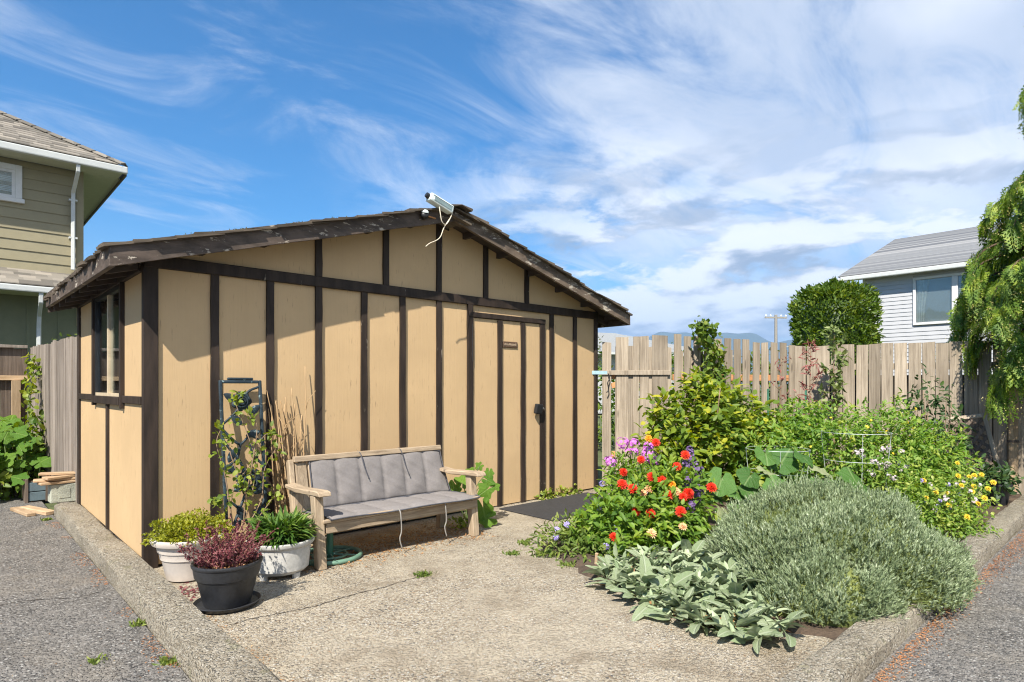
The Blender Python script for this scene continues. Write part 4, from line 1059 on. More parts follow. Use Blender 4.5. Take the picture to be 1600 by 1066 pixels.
for pts in ([(-.15, 0, .05), (-.09, 0, .2), (-.02, 0, .36), (.03, 0, .5)], [(.03, 0, .5), (-.03, 0, .66), (-.10, 0, .76), (-.15, 0, .84)], [(-.15, 0, .92), (-.08, 0, .84), (-.02, 0, .80), (.06, 0, .86), (.15, 0, .80)],
            [(-.02, 0, .80), (-.06, 0, .68), (-.15, 0, .62)], [(.0, 0, 1.14), (.06, 0, 1.22), (.15, 0, 1.26)], [(-.15, 0, .96), (-.06, 0, 1.04), (.0, 0, 1.12)], [(.15, 0, .62), (.08, 0, .7), (.05, 0, .8)],
            [(.15, 0, .08), (.08, 0, .16), (.10, 0, .24), (.15, 0, .36)], [(-.15, 0, .38), (-.06, 0, .30), (.02, 0, .14), (.05, 0, .02)]):
    MB().tube(curve_pts(pts, 7), [.0105]*(7*(len(pts)-1)+1), 6).build('stem', M['iron'], tr, smoothed=True)
def iron_leaf(cx, cz, a, L=.12, W=.06):
    ca, sa = math.cos(a), math.sin(a); v = []; f = []
    for i in range(7):
        t = i/6; w = W*math.sin(math.pi*min(1, t*.94+.03))**.8/2
        for s, dy in ((-1, -.006), (0, -.016), (1, -.006)):
            lx, lz = t*L, s*w
            v.append((cx+lx*ca-lz*sa, dy, cz+lx*sa+lz*ca))
    for i in range(6): f += [(i*3, i*3+1, i*3+4, i*3+3), (i*3+1, i*3+2, i*3+5, i*3+4)]
    o = MB().add(v, f).build('iron_leaf', M['iron'], tr, smoothed=True)
for args in ((-.03, 1.14, 2.6), (.05, 1.03, .7), (.02, .86, .3), (-.12, .66, 1.1), (-.10, .44, .4, .15, .08), (.06, .40, .6, .14, .08), (-.05, .58, 2.6), (-.02, .20, 1.9, .13, .07), (.03, .12, 1.0, .12, .06), (-.12, .12, .9), (.0, .95, 2.4), (.10, .66, 1.9)): iron_leaf(*args)

rr = random.Random(77)
for k in range(26):
    x0 = .80+rr.random()*.26; y0 = -.26+rr.random()*.10
    tall = rr.uniform(.85, 1.25) if k > 3 else rr.uniform(1.25, 1.62)
    x1 = x0+rr.uniform(-.09, .10)-(.06 if k < 3 else 0); y1 = -.035-rr.random()*.02
    p = [(x0, y0, .012)]
    for t in (.25, .5, .75, 1): p.append((lerp(x0, x1, t)+rr.uniform(-.012, .012), lerp(y0, y1, t), tall*t))
    P_ = curve_pts(p, 4); b = MB().tube(P_, [lerp(.0095, .0045, i/(len(P_)-1))*(1 if k > 3 else .8) for i in range(len(P_))], 5)
    if rr.random() < .5:
        q = P_[int(len(P_)*.72)]; b.tube([q, q+Vector((rr.uniform(-.03, .07), -.01, .08)), q+Vector((rr.uniform(-.03, .12), -.01, .17))], [.004, .003, .002], 4)
    tag(b.build('cane', M['cane'], smoothed=True), 'tall thin dry cane rising above the others beside the trellis' if k < 4 else 'shorter dry tan cane leaning on the shed wall between trellis and bench', 'cane', 'dry canes leaning on the shed')

# ------------------------------------------------------------------ pots
def lathe_part(name, prof, mat, parent, n=40, sx=1.0, sy=1.0):
    return MB().lathe(prof, n, sx=sx, sy=sy).build(name, M[mat], parent, smoothed='auto')
wp = thing('white_planter', 'cream stepped plastic pot of golden trailing plant at the shed corner', 'planter', (.095, -.43, 0))
lathe_part('pot', [(0, .012), (.135, .012), (.14, .03), (.165, .15), (.168, .155), (.175, .157), (.181, .20), (.184, .205), (.19, .207), (.198, .245), (.20, .252), (.225, .262), (.236, .285), (.236, .298), (.226, .304), (.205, .300), (.2, .285), (.19, .27), (0, .268)], 'white_pot', wp)
lathe_part('soil', [(0, .276), (.19, .272)], 'soil', wp)
n = 5200
P, D = blob_points(n, (0.02, .0, .30), (.235, .22, .125), .45, 1.05, .275, .2, 2)
stuff(obj('foliage', leaf_mesh('f', P, nrm(D+rdir(len(P))*.9), rdir(len(P), .8), RNG.uniform(.012, .026, len(P)), RNG.uniform(.009, .018, len(P)), LEAF, M['leaf_sedum']), wp))

bk = thing('black_planter', 'black plastic pot with saucer holding a purple leaved bush', 'planter', (.115, -1.19, 0))
bk.scale = (.94, .94, .97)
lathe_part('saucer', [(0, .004), (.17, .004), (.19, .012), (.205, .034), (.201, .036), (.185, .018), (0, .012)], 'black_pot', bk)
lathe_part('pot', [(0, .016), (.138, .016), (.145, .03), (.182, .185), (.186, .19), (.192, .192), (.198, .205), (.207, .262), (.214, .268), (.217, .278), (.214, .288), (.206, .29), (.195, .284), (.185, .25), (0, .24)], 'black_pot', bk)
lathe_part('soil', [(0, .262), (.10, .258), (.188, .25)], 'soil', bk)
def shoots(n, base, spread, lmin, lmax, up, per, ll, lw, tmpl, mat, stemmat, name, parent, bend=.0, rbase=.08, stemr=.0022, droop=0.0):
    P = []; D = []; U = []; st = MB()
    for i in range(n):
        a = RNG.uniform(0, 2*math.pi); rb = rbase*math.sqrt(RNG.random())
        b = np.array(base)+np.array([rb*math.cos(a), rb*math.sin(a), 0])
        tilt = spread*RNG.random()**.7; a2 = a+RNG.normal()*.7
        d = np.array([math.cos(a2)*math.sin(tilt), math.sin(a2)*math.sin(tilt), math.cos(tilt)*up])
        d /= np.linalg.norm(d); L = RNG.uniform(lmin, lmax)
        pts = []
        for k in range(5):
            t = k/4; q = b+d*L*t+np.array([0, 0, -droop*(t*L)**2*4])+RNG.normal(size=3)*.004*k; pts.append(q)
        st.tube(pts, [stemr*(1-.6*k/4) for k in range(5)], 4)
        for k in range(per):
            t = RNG.uniform(.15, 1.0); j = min(3, int(t*4)); q = pts[j]+(pts[j+1]-pts[j])*(t*4-j)
            r = RNG.normal(size=3); dd = d*.5+r*.7
            P.append(q); D.append(dd); U.append(d+RNG.normal(size=3)*.5)
    N = len(P)
    fo = stuff(obj(name, leaf_mesh(name, P, D, U, RNG.uniform(ll*.6, ll*1.3, N), RNG.uniform(lw*.7, lw*1.3, N), tmpl, mat), parent))
    stuff(st.build('stems', stemmat, parent))
    return fo
shoots(130, (0, 0, .245), 1.05, .12, .30, 1.15, 60, .016, .010, LEAF, M['leaf_red'], M['twig'], 'foliage', bk, rbase=.12)
n = 900; P = np.c_[RNG.normal(size=(n, 2))*.085, RNG.uniform(.255, .285, n)]; P = P[np.hypot(P[:, 0], P[:, 1]) < .18]
stuff(obj('dry_leaves', leaf_mesh('d', P, rdir(len(P), .1, .4), rdir(len(P), 1), .02, .009, SMALL, M['litter']), bk))

gp = thing('grey_planter', 'stained grey tub on feet with strap leaved plant beside the bench', 'planter', (.605, -.80, 0))
lathe_part('pot', [(0, .035), (.165, .035), (.175, .045), (.192, .06), (.197, .12), (.207, .215), (.222, .225), (.232, .238), (.232, .256), (.222, .262), (.208, .257), (.198, .23), (0, .222)], 'grey_pot', gp)
for k in range(4):
    a = rad(20+90*k); MB().lathe([(.0, 0), (.026, 0), (.03, .036), (0, .036)], 10, (.15*math.cos(a), .15*math.sin(a), 0)).build('foot', M['grey_pot'], gp)
lathe_part('soil', [(0, .236), (.20, .232)], 'soil', gp)
n = 950
a = RNG.uniform(0, 2*math.pi, n); r = .15*np.sqrt(RNG.random(n))
P = np.c_[r*np.cos(a), r*np.sin(a), RNG.uniform(.235, .34, n)]
el = RNG.uniform(-.05, 1.1, n); D = np.c_[np.cos(a+RNG.normal(size=n)*.6)*np.cos(el), np.sin(a+RNG.normal(size=n)*.6)*np.cos(el), np.sin(el)]
stuff(obj('foliage', leaf_mesh('f', P, D, np.tile((0, 0, 1.), (n, 1))+RNG.normal(size=(n, 3))*.25, RNG.uniform(.09, .17, n), RNG.uniform(.014, .024, n), STRAP, M['leaf_strap'], True), gp))

# ------------------------------------------------------------------ vine over the trellis
vn = thing('honeysuckle_vine', 'straggly green vine climbing the iron trellis on the shed', 'vine', (.42, -.30, 0))
vs_ = MB(); LP = []; 
for pts in ([(.0, 0, .2), (.02, 0, .55), (.16, .02, .75), (.26, .03, .95), (.34, .03, .98)], [(.05, 0, .2), (.14, 0, .42), (.20, .03, .75), (.14, .06, 1.0), (.08, .1, 1.2), (.10, .12, 1.27)],
            [(.08, 0, .2), (.22, -.02, .45), (.26, 0, .7), (.36, .02, .86)], [(-.02, 0, .2), (-.06, -.02, .45), (-.13, -.02, .50)], [(.02, 0, .3), (-.04, 0, .7), (-.09, .02, .92), (-.04, .05, 1.05)], [(.1, 0, .2), (.24, -.03, .38), (.34, -.02, .5)],
            [(.12, 0, .5), (.02, .02, .8), (.0, .04, .95)], [(.1, 0, .3), (.10, -.03, .55), (.05, -.03, .62)], [(.1, 0, .4), (.2, 0, 1.0), (.16, .05, 1.12)]):
    C = curve_pts(pts, 7); vs_.tube(C, [lerp(.006, .002, i/(len(C)-1)) for i in range(len(C))], 5)
    for q in C[4:]:
        if random.random() < .36: LP += [np.array(q)]
    LP += [np.array(C[-1])]*3
vs_.build('stems', M['twig'], vn, smoothed=True)
LP = np.repeat(np.array(LP), 4, 0)+RNG.normal(size=(len(LP)*4, 3))*.022
n = len(LP); D = rdir(n, .25); D[:, 1] -= .35
stuff(obj('foliage', leaf_mesh('v', LP, D, rdir(n, .5)+np.array((-.3, -.6, .3)), RNG.uniform(.028, .06, n), RNG.uniform(.022, .042, n), LEAF, M['leaf_vine'], True), vn))

# ------------------------------------------------------------------ odds by the drive
cb = thing('concrete_block', 'mossy concrete block on the kerb end by the shed corner', 'block', (-.215, 3.13, .088), rad(2))
MB().prism([(-.125, 0), (.125, 0), (.125, .2), (-.125, .2)], 'y', -.09, .09).build('body', M['block'], cb, bevel=.008)
MB().box(-.05, .05, -.094, -.088, .05, .15).build('web', M['block'], cb)
for k, (dx, dy, dz, a, L, w) in enumerate(((0, 0, .003, 8, .42, .16), (-.02, .02, .034, -6, .46, .14), (.03, -.01, .064, 16, .40, .13), (-.03, .03, .094, -14, .34, .12))):
    o = MB().box(-L/2, L/2, -w/2, w/2, 0, .026).build('loose_plank', M['plank'], bevel=.004)
    o.location = (-.225+dx, 3.11+dy, .290+dz); o.rotation_euler = (rad(random.uniform(-1.5, 1.5)), rad(random.uniform(-2, 2)), rad(a))
    tag(o, ['lowest plank of the stack on the concrete block', 'second plank up in the stack on the concrete block', 'third plank up in the stack on the concrete block', 'topmost plank of the stack on the concrete block'][k], 'plank', 'planks stacked on the block')
o = MB().box(-.30, .30, -.05, .05, 0, .04).build('fallen_plank', M['plank'], bevel=.004); o.location = (-.42, 3.36, -.038); o.rotation_euler = (0, 0, rad(108))
tag(o, 'short split plank lying on the drive beside the kerb end', 'plank')
o = MB().box(-.28, .28, -.04, .04, 0, .035).build('fallen_plank', M['plank'], bevel=.004); o.location = (-.545, 3.40, -.038); o.rotation_euler = (0, 0, rad(101))
tag(o, 'narrow plank lying on the drive next to the split one', 'plank')
tb = thing('blue_board_planter', 'faded blue board planter box under the big leaves', 'planter', (-.42, 4.15, -.04))
for k in range(2): MB().box(-.02, .16, -.02-.0, .015, .015+k*.115, .12+k*.115).build('board', plain('faded_blue%d' % k, (0.10, 0.14, 0.155), .8), tb, bevel=.004)
MB().box(.145, .18, -.03, .9, 0, .28).build('side_board', M['fence_dark'], tb); MB().box(-.05, -.021, -.03, .9, 0, .28).build('side_board', M['fence_dark'], tb)
MB().box(-.02, .144, .016, .9, 0, .22).build('soil', M['soil'], tb)
def stones(name, pts, mat, label, group=None):
    for k, (x, y, z, s) in enumerate(pts):
        b = MB().lathe([(0, -.5), (.35, -.42), (.5, -.1), (.46, .2), (.25, .45), (0, .5)], 9)
        r2 = random.Random(k+int(s*1e4)); b.v = [(a*s*1.25+r2.uniform(-.08, .08)*s, c*s+r2.uniform(-.08, .08)*s, d*s*.8+r2.uniform(-.06, .06)*s) for a, c, d in b.v]
        o = b.build(name, M[mat], smoothed='auto'); o.location = (x, y, z+s*.3); o.rotation_euler = (0, 0, k*1.7)
        tag(o, label[k], 'stone', group)
stones('edging_stone', [(2.43, -2.33, 0, .10), (2.50, -2.45, 0, .085), (2.58, -2.30, 0, .075), (2.40, -2.50, 0, .06)], 'stone', ['largest pale stone at the edge of the flower bed', 'pale stone behind the largest one at the bed edge', 'small beige stone tucked under the flowers', 'smallest pale stone at the lamb ear edge'], 'stones at the bed edge')
pg = MB().box(-.011, .011, -.011, .011, 0, .11).build('marker_peg', M['plank'], bevel=.002); pg.location = (2.40, -2.23, 0); pg.rotation_euler = (.1, -.12, .4)
tag(pg, 'short wooden marker peg at the corner of the flower bed', 'peg')
# ------------------------------------------------------------------ planting
def leaf_obj_mesh(name, mat, L=1.0, W=.36, curl=.25, cup=.12, nl=9, shape=None, wav=.02, seed=0):
    """one large leaf as a mesh along +x, unit length"""
    r2 = random.Random(seed); v = []; f = []; nw = 5
    for i in range(nl+1):
        t = i/nl; w = (shape(t) if shape else math.sin(math.pi*min(1, t*.93+.05))**.7)*W/2
        for j in range(nw):
            s = j/(nw-1)*2-1
            v.append((t*L, s*w, cup*abs(s)*w*2.2-curl*t*t*L+wav*math.sin(t*13+seed)*s))
    for i in range(nl):
        for j in range(nw-1): f.append((i*nw+j, (i+1)*nw+j, (i+1)*nw+j+1, i*nw+j+1))
    return MB().add(v, f).mesh(name, M[mat], True)
def aim(d, up, roll=0.0):
    d = Vector(d).normalized(); s = Vector(up).cross(d)
    if s.length < 1e-4: s = d.orthogonal()
    s.normalize(); n = d.cross(s)
    m = Matrix((d, s, n)).transposed().to_4x4()
    return m @ Matrix.Rotation(roll, 4, 'X')
def inpoly(x, y, poly):
    c = False; j = len(poly)-1
    for i in range(len(poly)):
        if (poly[i][1] > y) != (poly[j][1] > y) and x < (poly[j][0]-poly[i][0])*(y-poly[i][1])/(poly[j][1]-poly[i][1])+poly[i][0]: c = not c
        j = i
    return c
# lamb's ear: every leaf a leaf
le = thing('lambs_ear', 'silvery felted lamb ear leaves spilling onto the patio edge', 'plant', (2.2, -3.1, 0))
LM = [leaf_obj_mesh('felted_leaf', 'lamb', 1.0, .40+.05*(i % 3), .20+.14*(i % 4), .12, seed=i, shape=lambda t: (min(1, t*3.2+.18)**.8)*math.sqrt(max(0, 1-((max(0, t-.45))/.56)**2.2))) for i in range(7)]
poly = [(2.22, -2.40), (1.98, -2.85), (1.88, -3.15), (1.86, -3.5), (1.98, -3.74), (2.16, -3.76), (2.40, -3.36), (2.85, -2.95), (2.62, -2.55)]
cents = []; rr = random.Random(14)
while len(cents) < 37:
    x, y = rr.uniform(1.8, 2.9), rr.uniform(-3.9, -2.35)
    if inpoly(x, y, poly) and all((x-a)**2+(y-b)**2 > .0145 for a, b in cents): cents.append((x, y))
cnt = 0
for (x, y) in cents:
    edge = min(1, max(0, (x-1.9)/.9))
    for k in range(8):
        a = k*2.4+rr.uniform(-.4, .4)
        el = rr.uniform(.3, 1.3)*(.66+.5*edge)
        d = Vector((math.cos(a)*math.cos(el)-.30*(1-edge)+rr.gauss(0, .2), math.sin(a)*math.cos(el)-.12+rr.gauss(0, .2), math.sin(el)+.12))
        s = rr.uniform(.10, .175)
        o = obj('leaf', rr.choice(LM), le)
        o.matrix_local = Matrix.Translation((x-2.2+math.cos(a)*.02, y+3.1+math.sin(a)*.02, .02+.13*edge*rr.random()+.02*(k % 3))) @ aim(d, (0, 0, 1), rr.uniform(-.9, .9)) @ Matrix.Diagonal((s, s, s, 1))
        cnt += 1
n = 1500
P = np.c_[RNG.uniform(1.85, 2.9, n), RNG.uniform(-3.86, -2.35, n), RNG.uniform(.02, .15, n)]
P = np.array([q for q in P if inpoly(q[0], q[1], poly)]); P[:, 2] *= np.clip((P[:, 0]-1.8)/.6, .25, 1.1); n = len(P)
Dl = np.c_[RNG.normal(size=(n, 2))*.75-np.array((.25, .1)), RNG.uniform(.05, 1.1, n)]
stuff(obj('small_leaves', leaf_mesh('sl', P-np.array((2.2, -3.1, 0)), Dl, np.tile((0, 0, 1.), (n, 1))+RNG.normal(size=(n, 3))*.35, RNG.uniform(.06, .13, n), RNG.uniform(.026, .046, n), LEAF, M['lamb_fill'], True), le))
n = 260
P = np.array([(2.2, -3.1, 0)]*n); P = np.c_[RNG.uniform(-.3, .55, n), RNG.uniform(-.65, .6, n), RNG.uniform(.01, .05, n)]
P = np.array([p for p in P if inpoly(p[0]+2.2, p[1]-3.1, poly)])
stuff(obj('old_leaves', leaf_mesh('o', P, rdir(len(P), .0, .3), rdir(len(P), 2), RNG.uniform(.06, .12, len(P)), .035, LEAF, M['litter'], True), le))

# silver mound
lm = thing('silver_mound', 'big rounded silvery grey cotton lavender bush hanging over the kerb', 'bush', (3.39, -3.52, 0))
def mound(cs, n, zmin=.03):
    P = []; D = []
    for c, r, w in cs:
        p, d = blob_points(int(n*w), c, r, .90, 1.04, zmin, .06, c[0]*3)
        P.append(p); D.append(d)
    return np.concatenate(P), np.concatenate(D)
LOB = [((0, 0, 0), (.845, .76, .585), .80), ((-.62, -.16, 0), (.42, .40, .34), .34), ((.32, -.38, 0), (.55, .35, .32), .30)]
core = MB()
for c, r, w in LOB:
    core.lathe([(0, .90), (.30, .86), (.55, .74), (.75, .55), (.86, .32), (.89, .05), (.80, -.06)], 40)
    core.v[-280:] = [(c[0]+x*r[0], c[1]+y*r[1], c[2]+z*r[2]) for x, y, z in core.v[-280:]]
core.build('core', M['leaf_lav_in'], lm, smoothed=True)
P, D = mound(LOB, 13500)
# keep only shoots on the outside of the joined lobes
keep = np.ones(len(P), bool)
for c, r, w in LOB:
    q = (P-np.array(c))/np.array(r); keep &= np.linalg.norm(q, axis=1) > .80
P, D = P[keep], D[keep]
m_ = len(P); per = 10
ax = nrm(D*.75+np.array((0, 0, .75))+RNG.normal(size=(m_, 3))*.28)
nz = np.sin(P[:, 0]*9+np.sin(P[:, 1]*7)*2)+np.sin(P[:, 1]*11+P[:, 2]*9+np.sin(P[:, 0]*5)*2)
keep2 = (nz > -1.55) | (RNG.random(m_) < .25)
P, D, ax, nz = P[keep2], D[keep2], ax[keep2], nz[keep2]; m_ = len(P)
LL = RNG.uniform(.018, .058, m_)*(1+.32*nz)*np.where(RNG.random(m_) < .02, 2.0, 1.0)
base = np.repeat(P, per, 0); axr = np.repeat(ax, per, 0); Lr = np.repeat(LL, per)
t = np.tile(np.linspace(.05, 1.0, per), m_)
off = nrm(RNG.normal(size=(m_*per, 3)))
Pp = base+axr*(Lr*t)[:, None]
Dd = nrm(axr*.95+off*.55)
sil = stuff(obj('foliage', leaf_mesh('s', Pp, Dd, off, RNG.uniform(.014, .030, len(Pp)), RNG.uniform(.0036, .0066, len(Pp)), BLADE, M['leaf_lav']), lm))
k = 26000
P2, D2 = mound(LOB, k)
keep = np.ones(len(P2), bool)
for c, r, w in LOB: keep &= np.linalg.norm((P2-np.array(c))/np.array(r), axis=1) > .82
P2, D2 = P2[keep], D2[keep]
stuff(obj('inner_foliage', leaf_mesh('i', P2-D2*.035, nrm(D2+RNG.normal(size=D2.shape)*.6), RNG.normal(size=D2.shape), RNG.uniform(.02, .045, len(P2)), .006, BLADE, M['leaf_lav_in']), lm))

# generic leafy mass with a few stems
def mass(parent, lobes, n, ll, lw, mat, tmpl=LEAF, up=.35, lo=.55, zmin=.02, name='foliage', bump=.16, out=.7, smoothed=True):
    P = []; D = []
    for i, (c, r, w) in enumerate(lobes):
        p, d = blob_points(int(n*w), c, r, lo, 1.04, zmin, bump, i*1.7+c[0]); P.append(p); D.append(d)
    P = np.concatenate(P); D = np.concatenate(D); N = len(P)
    dd = nrm(D*out+RNG.normal(size=(N, 3))*.7); dd[:, 2] -= .15
    nn = nrm(D*.6+np.array((-.25, -.2, up+.55))+RNG.normal(size=(N, 3))*.45)
    return stuff(obj(name, leaf_mesh(name, P, dd, nn, RNG.uniform(ll*.55, ll*1.25, N), RNG.uniform(lw*.6, lw*1.25, N), tmpl, M[mat], smoothed), parent))
def stems(parent, base, tops, r0, mat='green_stem', sag=.06):
    b = MB(); 
    for tp in tops:
        m = [(base[i]+tp[i])/2+random.uniform(-sag, sag) for i in range(3)]
        C = curve_pts([base, m, tp], 4); b.tube(C, [lerp(r0, r0*.35, i/(len(C)-1)) for i in range(len(C))], 5)
    return b.build('stems', M[mat], parent, smoothed=True)
sh = thing('leafy_shrub', 'tall green and yellow leaved shrub in front of the gate side fence', 'shrub', (5.2, -1.62, 0))
sh.scale = (1.12, 1.12, .9)
LOBS = [((0, 0, .80), (.42, .40, .55), .26), ((-.30, .14, .40), (.36, .36, .44), .16), ((.10, .0, 1.28), (.30, .28, .30), .12), ((.42, -.34, .55), (.36, .34, .50), .18), ((-.30, .30, 1.12), (.22, .22, .30), .08), ((-.42, .30, .75), (.22, .22, .25), .07), ((.34, -.18, 1.12), (.24, .24, .26), .08), ((.62, -.48, .85), (.20, .20, .28), .06), ((.02, .16, 1.48), (.16, .16, .20), .05), ((-.05, -.18, .95), (.26, .22, .28), .08), ((.2, -.42, .32), (.3, .24, .3), .08)]
stems(sh, (0, 0, 0), [(random.uniform(-.4, .4), random.uniform(-.3, .3), random.uniform(.8, 1.5)) for _ in range(12)], .014, 'twig')
mass(sh, LOBS, 4800, .10, .058, 'leaf_shrub', lo=.22, bump=.26)
bv = thing('bean_vine', 'bean vine climbing over the top of the picket fence', 'vine', (6.10, -.98, 0))
path = curve_pts([(-.05, -.2, .5), (.0, -.12, 1.2), (.05, -.1, 1.6), (-.02, -.06, 2.0), (-.10, -.04, 2.10), (.02, -.06, 2.03), (.14, -.14, 1.72), (.20, -.16, 1.5)], 10)
MB().tube(path, .008, 5).build('stems', M['green_stem'], bv, smoothed=True)
LPp = np.repeat(np.array([tuple(p) for p in path[8:]]), 9, 0); LPp = LPp+RNG.normal(size=LPp.shape)*np.array((.07, .05, .06)); n = len(LPp)
dd = rdir(n, -.2); dd[:, 1] -= .3
stuff(obj('foliage', leaf_mesh('b', LPp, dd, rdir(n, .4)+np.array((-.4, -.7, .3)), RNG.uniform(.05, .10, n), RNG.uniform(.035, .07, n), LEAF, M['leaf_bean'], True), bv))

# flowers
def flower_mesh(name, mat, rings=4, n=13, dome=.8, cmat='p_centre', cen=.12):
    P = []; D = []; U = []; L = []; W = []
    for k in range(rings):
        el = lerp(.05, 1.15, k/max(1, rings-1)); 
        for i in range(n):
            a = 2*math.pi*(i+.5*(k % 2))/n+random.uniform(-.1, .1)
            P.append((0, 0, .04*k)); D.append((math.cos(a)*math.cos(el), math.sin(a)*math.cos(el), math.sin(el)*dome+.05)); U.append((0, 0, 1))
            L.append(lerp(.52, .30, k/max(1, rings-1))*random.uniform(.9, 1.08)); W.append(.24)
    me = leaf_mesh(name, P, D, U, np.array(L), np.array(W), LEAF, M[mat], True)
    return me
FM = {'red': flower_mesh('bloom', 'p_red', 5, 14), 'peach': flower_mesh('bloom', 'p_peach', 4, 12), 'orange': flower_mesh('bloom', 'p_orange', 4, 12), 'yellow': flower_mesh('bloom', 'p_yellow', 3, 11)}
CM = MB().lathe([(0, .16), (.07, .14), (.10, .08), (.09, .02)], 10).mesh('centre', M['p_centre'], True)
def bloom(parent, p, kind, s, origin, name='flower', centre=False, face=(-.6, -.75, .6)):
    o = obj(name, FM[kind], parent)
    d = Vector(face)+Vector((random.uniform(-.3, .3), random.uniform(-.3, .3), random.uniform(-.2, .3)))
    o.matrix_local = Matrix.Translation([p[i]-origin[i] for i in range(3)]) @ d.normalized().to_track_quat('Z', 'Y').to_matrix().to_4x4() @ Matrix.Diagonal((s, s, s, 1))
    if centre: obj('flower_centre', CM, o)
    return o
RED = [(3.815,-2.063,.734),(3.669,-2.068,.647),(3.459,-2.056,.539),(3.425,-1.975,.568),(3.489,-1.819,.698),(3.28,-1.782,.602),(3.183,-1.841,.515),(3.214,-1.928,.483),(3.388,-2.164,.442),(3.329,-2.316,.334),(3.136,-2.162,.321),(3.064,-2.071,.334),(2.746,-2.091,.184),(3.72,-1.818,.837),(3.713,-2.375,.492),(3.521,-2.271,.451),(3.462,-2.257,.429)]
PEACH = [(3.321,-2.01,.492),(3.251,-2.0,.462),(3.47,-2.182,.474),(3.23,-2.39,.253),(2.998,-2.258,.214)]
ORANGE = [(3.713,-1.761,.87),(3.502,-2.146,.511)]
zo = (3.25, -2.03, 0)
zn = thing('red_zinnia', 'zinnia clump with bright red flowers at the front of the bed', 'flowers', zo)
for p in RED: bloom(zn, (p[0]-.12, p[1]-.13, p[2]+.0), 'red', random.uniform(.08, .112), zo)
stems(zn, (0, 0, 0), [(p[0]-zo[0]-.10, p[1]-zo[1]-.10, p[2]-.02) for p in RED], .006, sag=.03)
ZL = [((.05, .0, .20), (.62, .36, .36), .42), ((-.35, .02, .12), (.38, .40, .22), .2), ((.35, -.05, .35), (.38, .34, .36), .26), ((.10, -.30, .12), (.45, .22, .24), .16)]
mass(zn, ZL, 4600, .085, .036, 'leaf_zinnia', lo=.35, zmin=.0)
zp = thing('peach_zinnia', 'pale peach zinnia flowers scattered among the red ones', 'flowers', zo)
for p in PEACH: bloom(zp, (p[0]-.14, p[1]-.15, p[2]-.005), 'peach', random.uniform(.075, .095), zo, centre=True)
stems(zp, (.02, .02, 0), [(p[0]-zo[0]-.12, p[1]-zo[1]-.13, p[2]-.03) for p in PEACH], .005, sag=.02)
zr = thing('orange_marigold', 'two small orange flowers near the red zinnias', 'flowers', zo)
for p in ORANGE: bloom(zr, (p[0]-.1, p[1]-.1, p[2]), 'orange', .075, zo)
stems(zr, (.04, .02, 0), [(p[0]-zo[0]-.1, p[1]-zo[1]-.1, p[2]-.02) for p in ORANGE], .005, sag=.02)
def cluster(parent, p, mat, n, r, ll, lw, origin, name='flower_head', tall=1.0):
    d = nrm(RNG.normal(size=(n, 3))+np.array((-.2, -.3, .35))); q = d*r*np.array((1, 1, tall))*RNG.uniform(.7, 1.0, (n, 1))
    P = np.repeat(q, 5, 0); Dn = np.repeat(d, 5, 0); a = np.tile(np.arange(5)*2*math.pi/5, n)
    t1 = nrm(np.cross(Dn, np.array((.3, .5, .8)))); t2 = np.cross(Dn, t1)
    dd = t1*np.cos(a)[:, None]+t2*np.sin(a)[:, None]+Dn*.15
    o = obj(name, leaf_mesh(name, P, dd, Dn, ll, lw, SMALL, M[mat]), parent)
    o.location = [p[i]-origin[i] for i in range(3)]
    return stuff(o)
ph = thing('pink_phlox', 'tall pink phlox with round flower heads behind the red zinnias', 'flowers', (3.55, -1.66, 0))
po = (3.55, -1.66, 0)
for p, r, n in (((3.715,-1.799,.70), .085, 60), ((3.625,-1.558,.80), .07, 40), ((3.701,-1.637,.795), .055, 30), ((3.403,-1.584,.649), .06, 34), ((3.641,-1.681,.729), .045, 22), ((3.73, -1.78, .78), .05, 24), ((3.66, -1.60, .72), .04, 18), ((3.72, -1.87, .655), .05, 20)):
    cluster(ph, p, 'p_phlox', n, r, .017, .014, po)
stems(ph, (0, 0, 0), [(.16, -.13, .64), (.07, .10, .74), (.15, .02, .74), (-.15, .07, .6), (.09, -.02, .68)], .006)
mass(ph, [((.05, .02, .38), (.26, .20, .34), 1.0)], 700, .10, .022, 'leaf_zinnia', lo=.2)
sv = thing('purple_spike_flowers', 'dusky purple flower spikes between zinnias and shrub', 'flowers', (3.66, -2.26, 0))
so = (3.66, -2.26, 0)
for p, r in (((3.83,-2.16,.683), .055), ((3.789,-2.262,.597), .055), ((3.625,-2.251,.515), .05), ((3.546,-2.385,.402), .05), ((3.431,-2.411,.334), .04), ((3.731,-2.168,.622), .05), ((3.86, -2.14, .74), .04), ((3.62, -2.37, .43), .05)):
    stuff(cluster(sv, p, 'p_purple', 60, r, .014, .010, so, 'flower_spike', 1.7))
stems(sv, (0, 0, 0), [(.17, .1, .66), (.13, 0, .58), (-.03, .01, .5), (-.11, -.12, .4), (-.22, -.15, .32), (.07, .09, .6)], .005)
ba = thing('lilac_asters', 'small lilac blue flowers low at the edge of the bed', 'flowers', (2.75, -1.82, 0))
for p in ((3.06,-1.761,.497), (2.863,-1.884,.334), (3.286,-1.978,.47), (3.312,-2.06,.44), (2.447,-1.788,.195), (2.544,-1.812,.226), (2.42,-1.80,.14), (2.80, -2.12, .22), (2.62, -2.15, .10)):
    cluster(ba, p, 'p_blue', 9, .022, .022, .012, (2.75, -1.82, 0), 'flower')
mass(ba, [((-.1, 0, .05), (.40, .28, .20), .6), ((-.05, -.28, .03), (.32, .25, .14), .4)], 1500, .06, .02, 'leaf_weed', lo=.3, zmin=-.01)
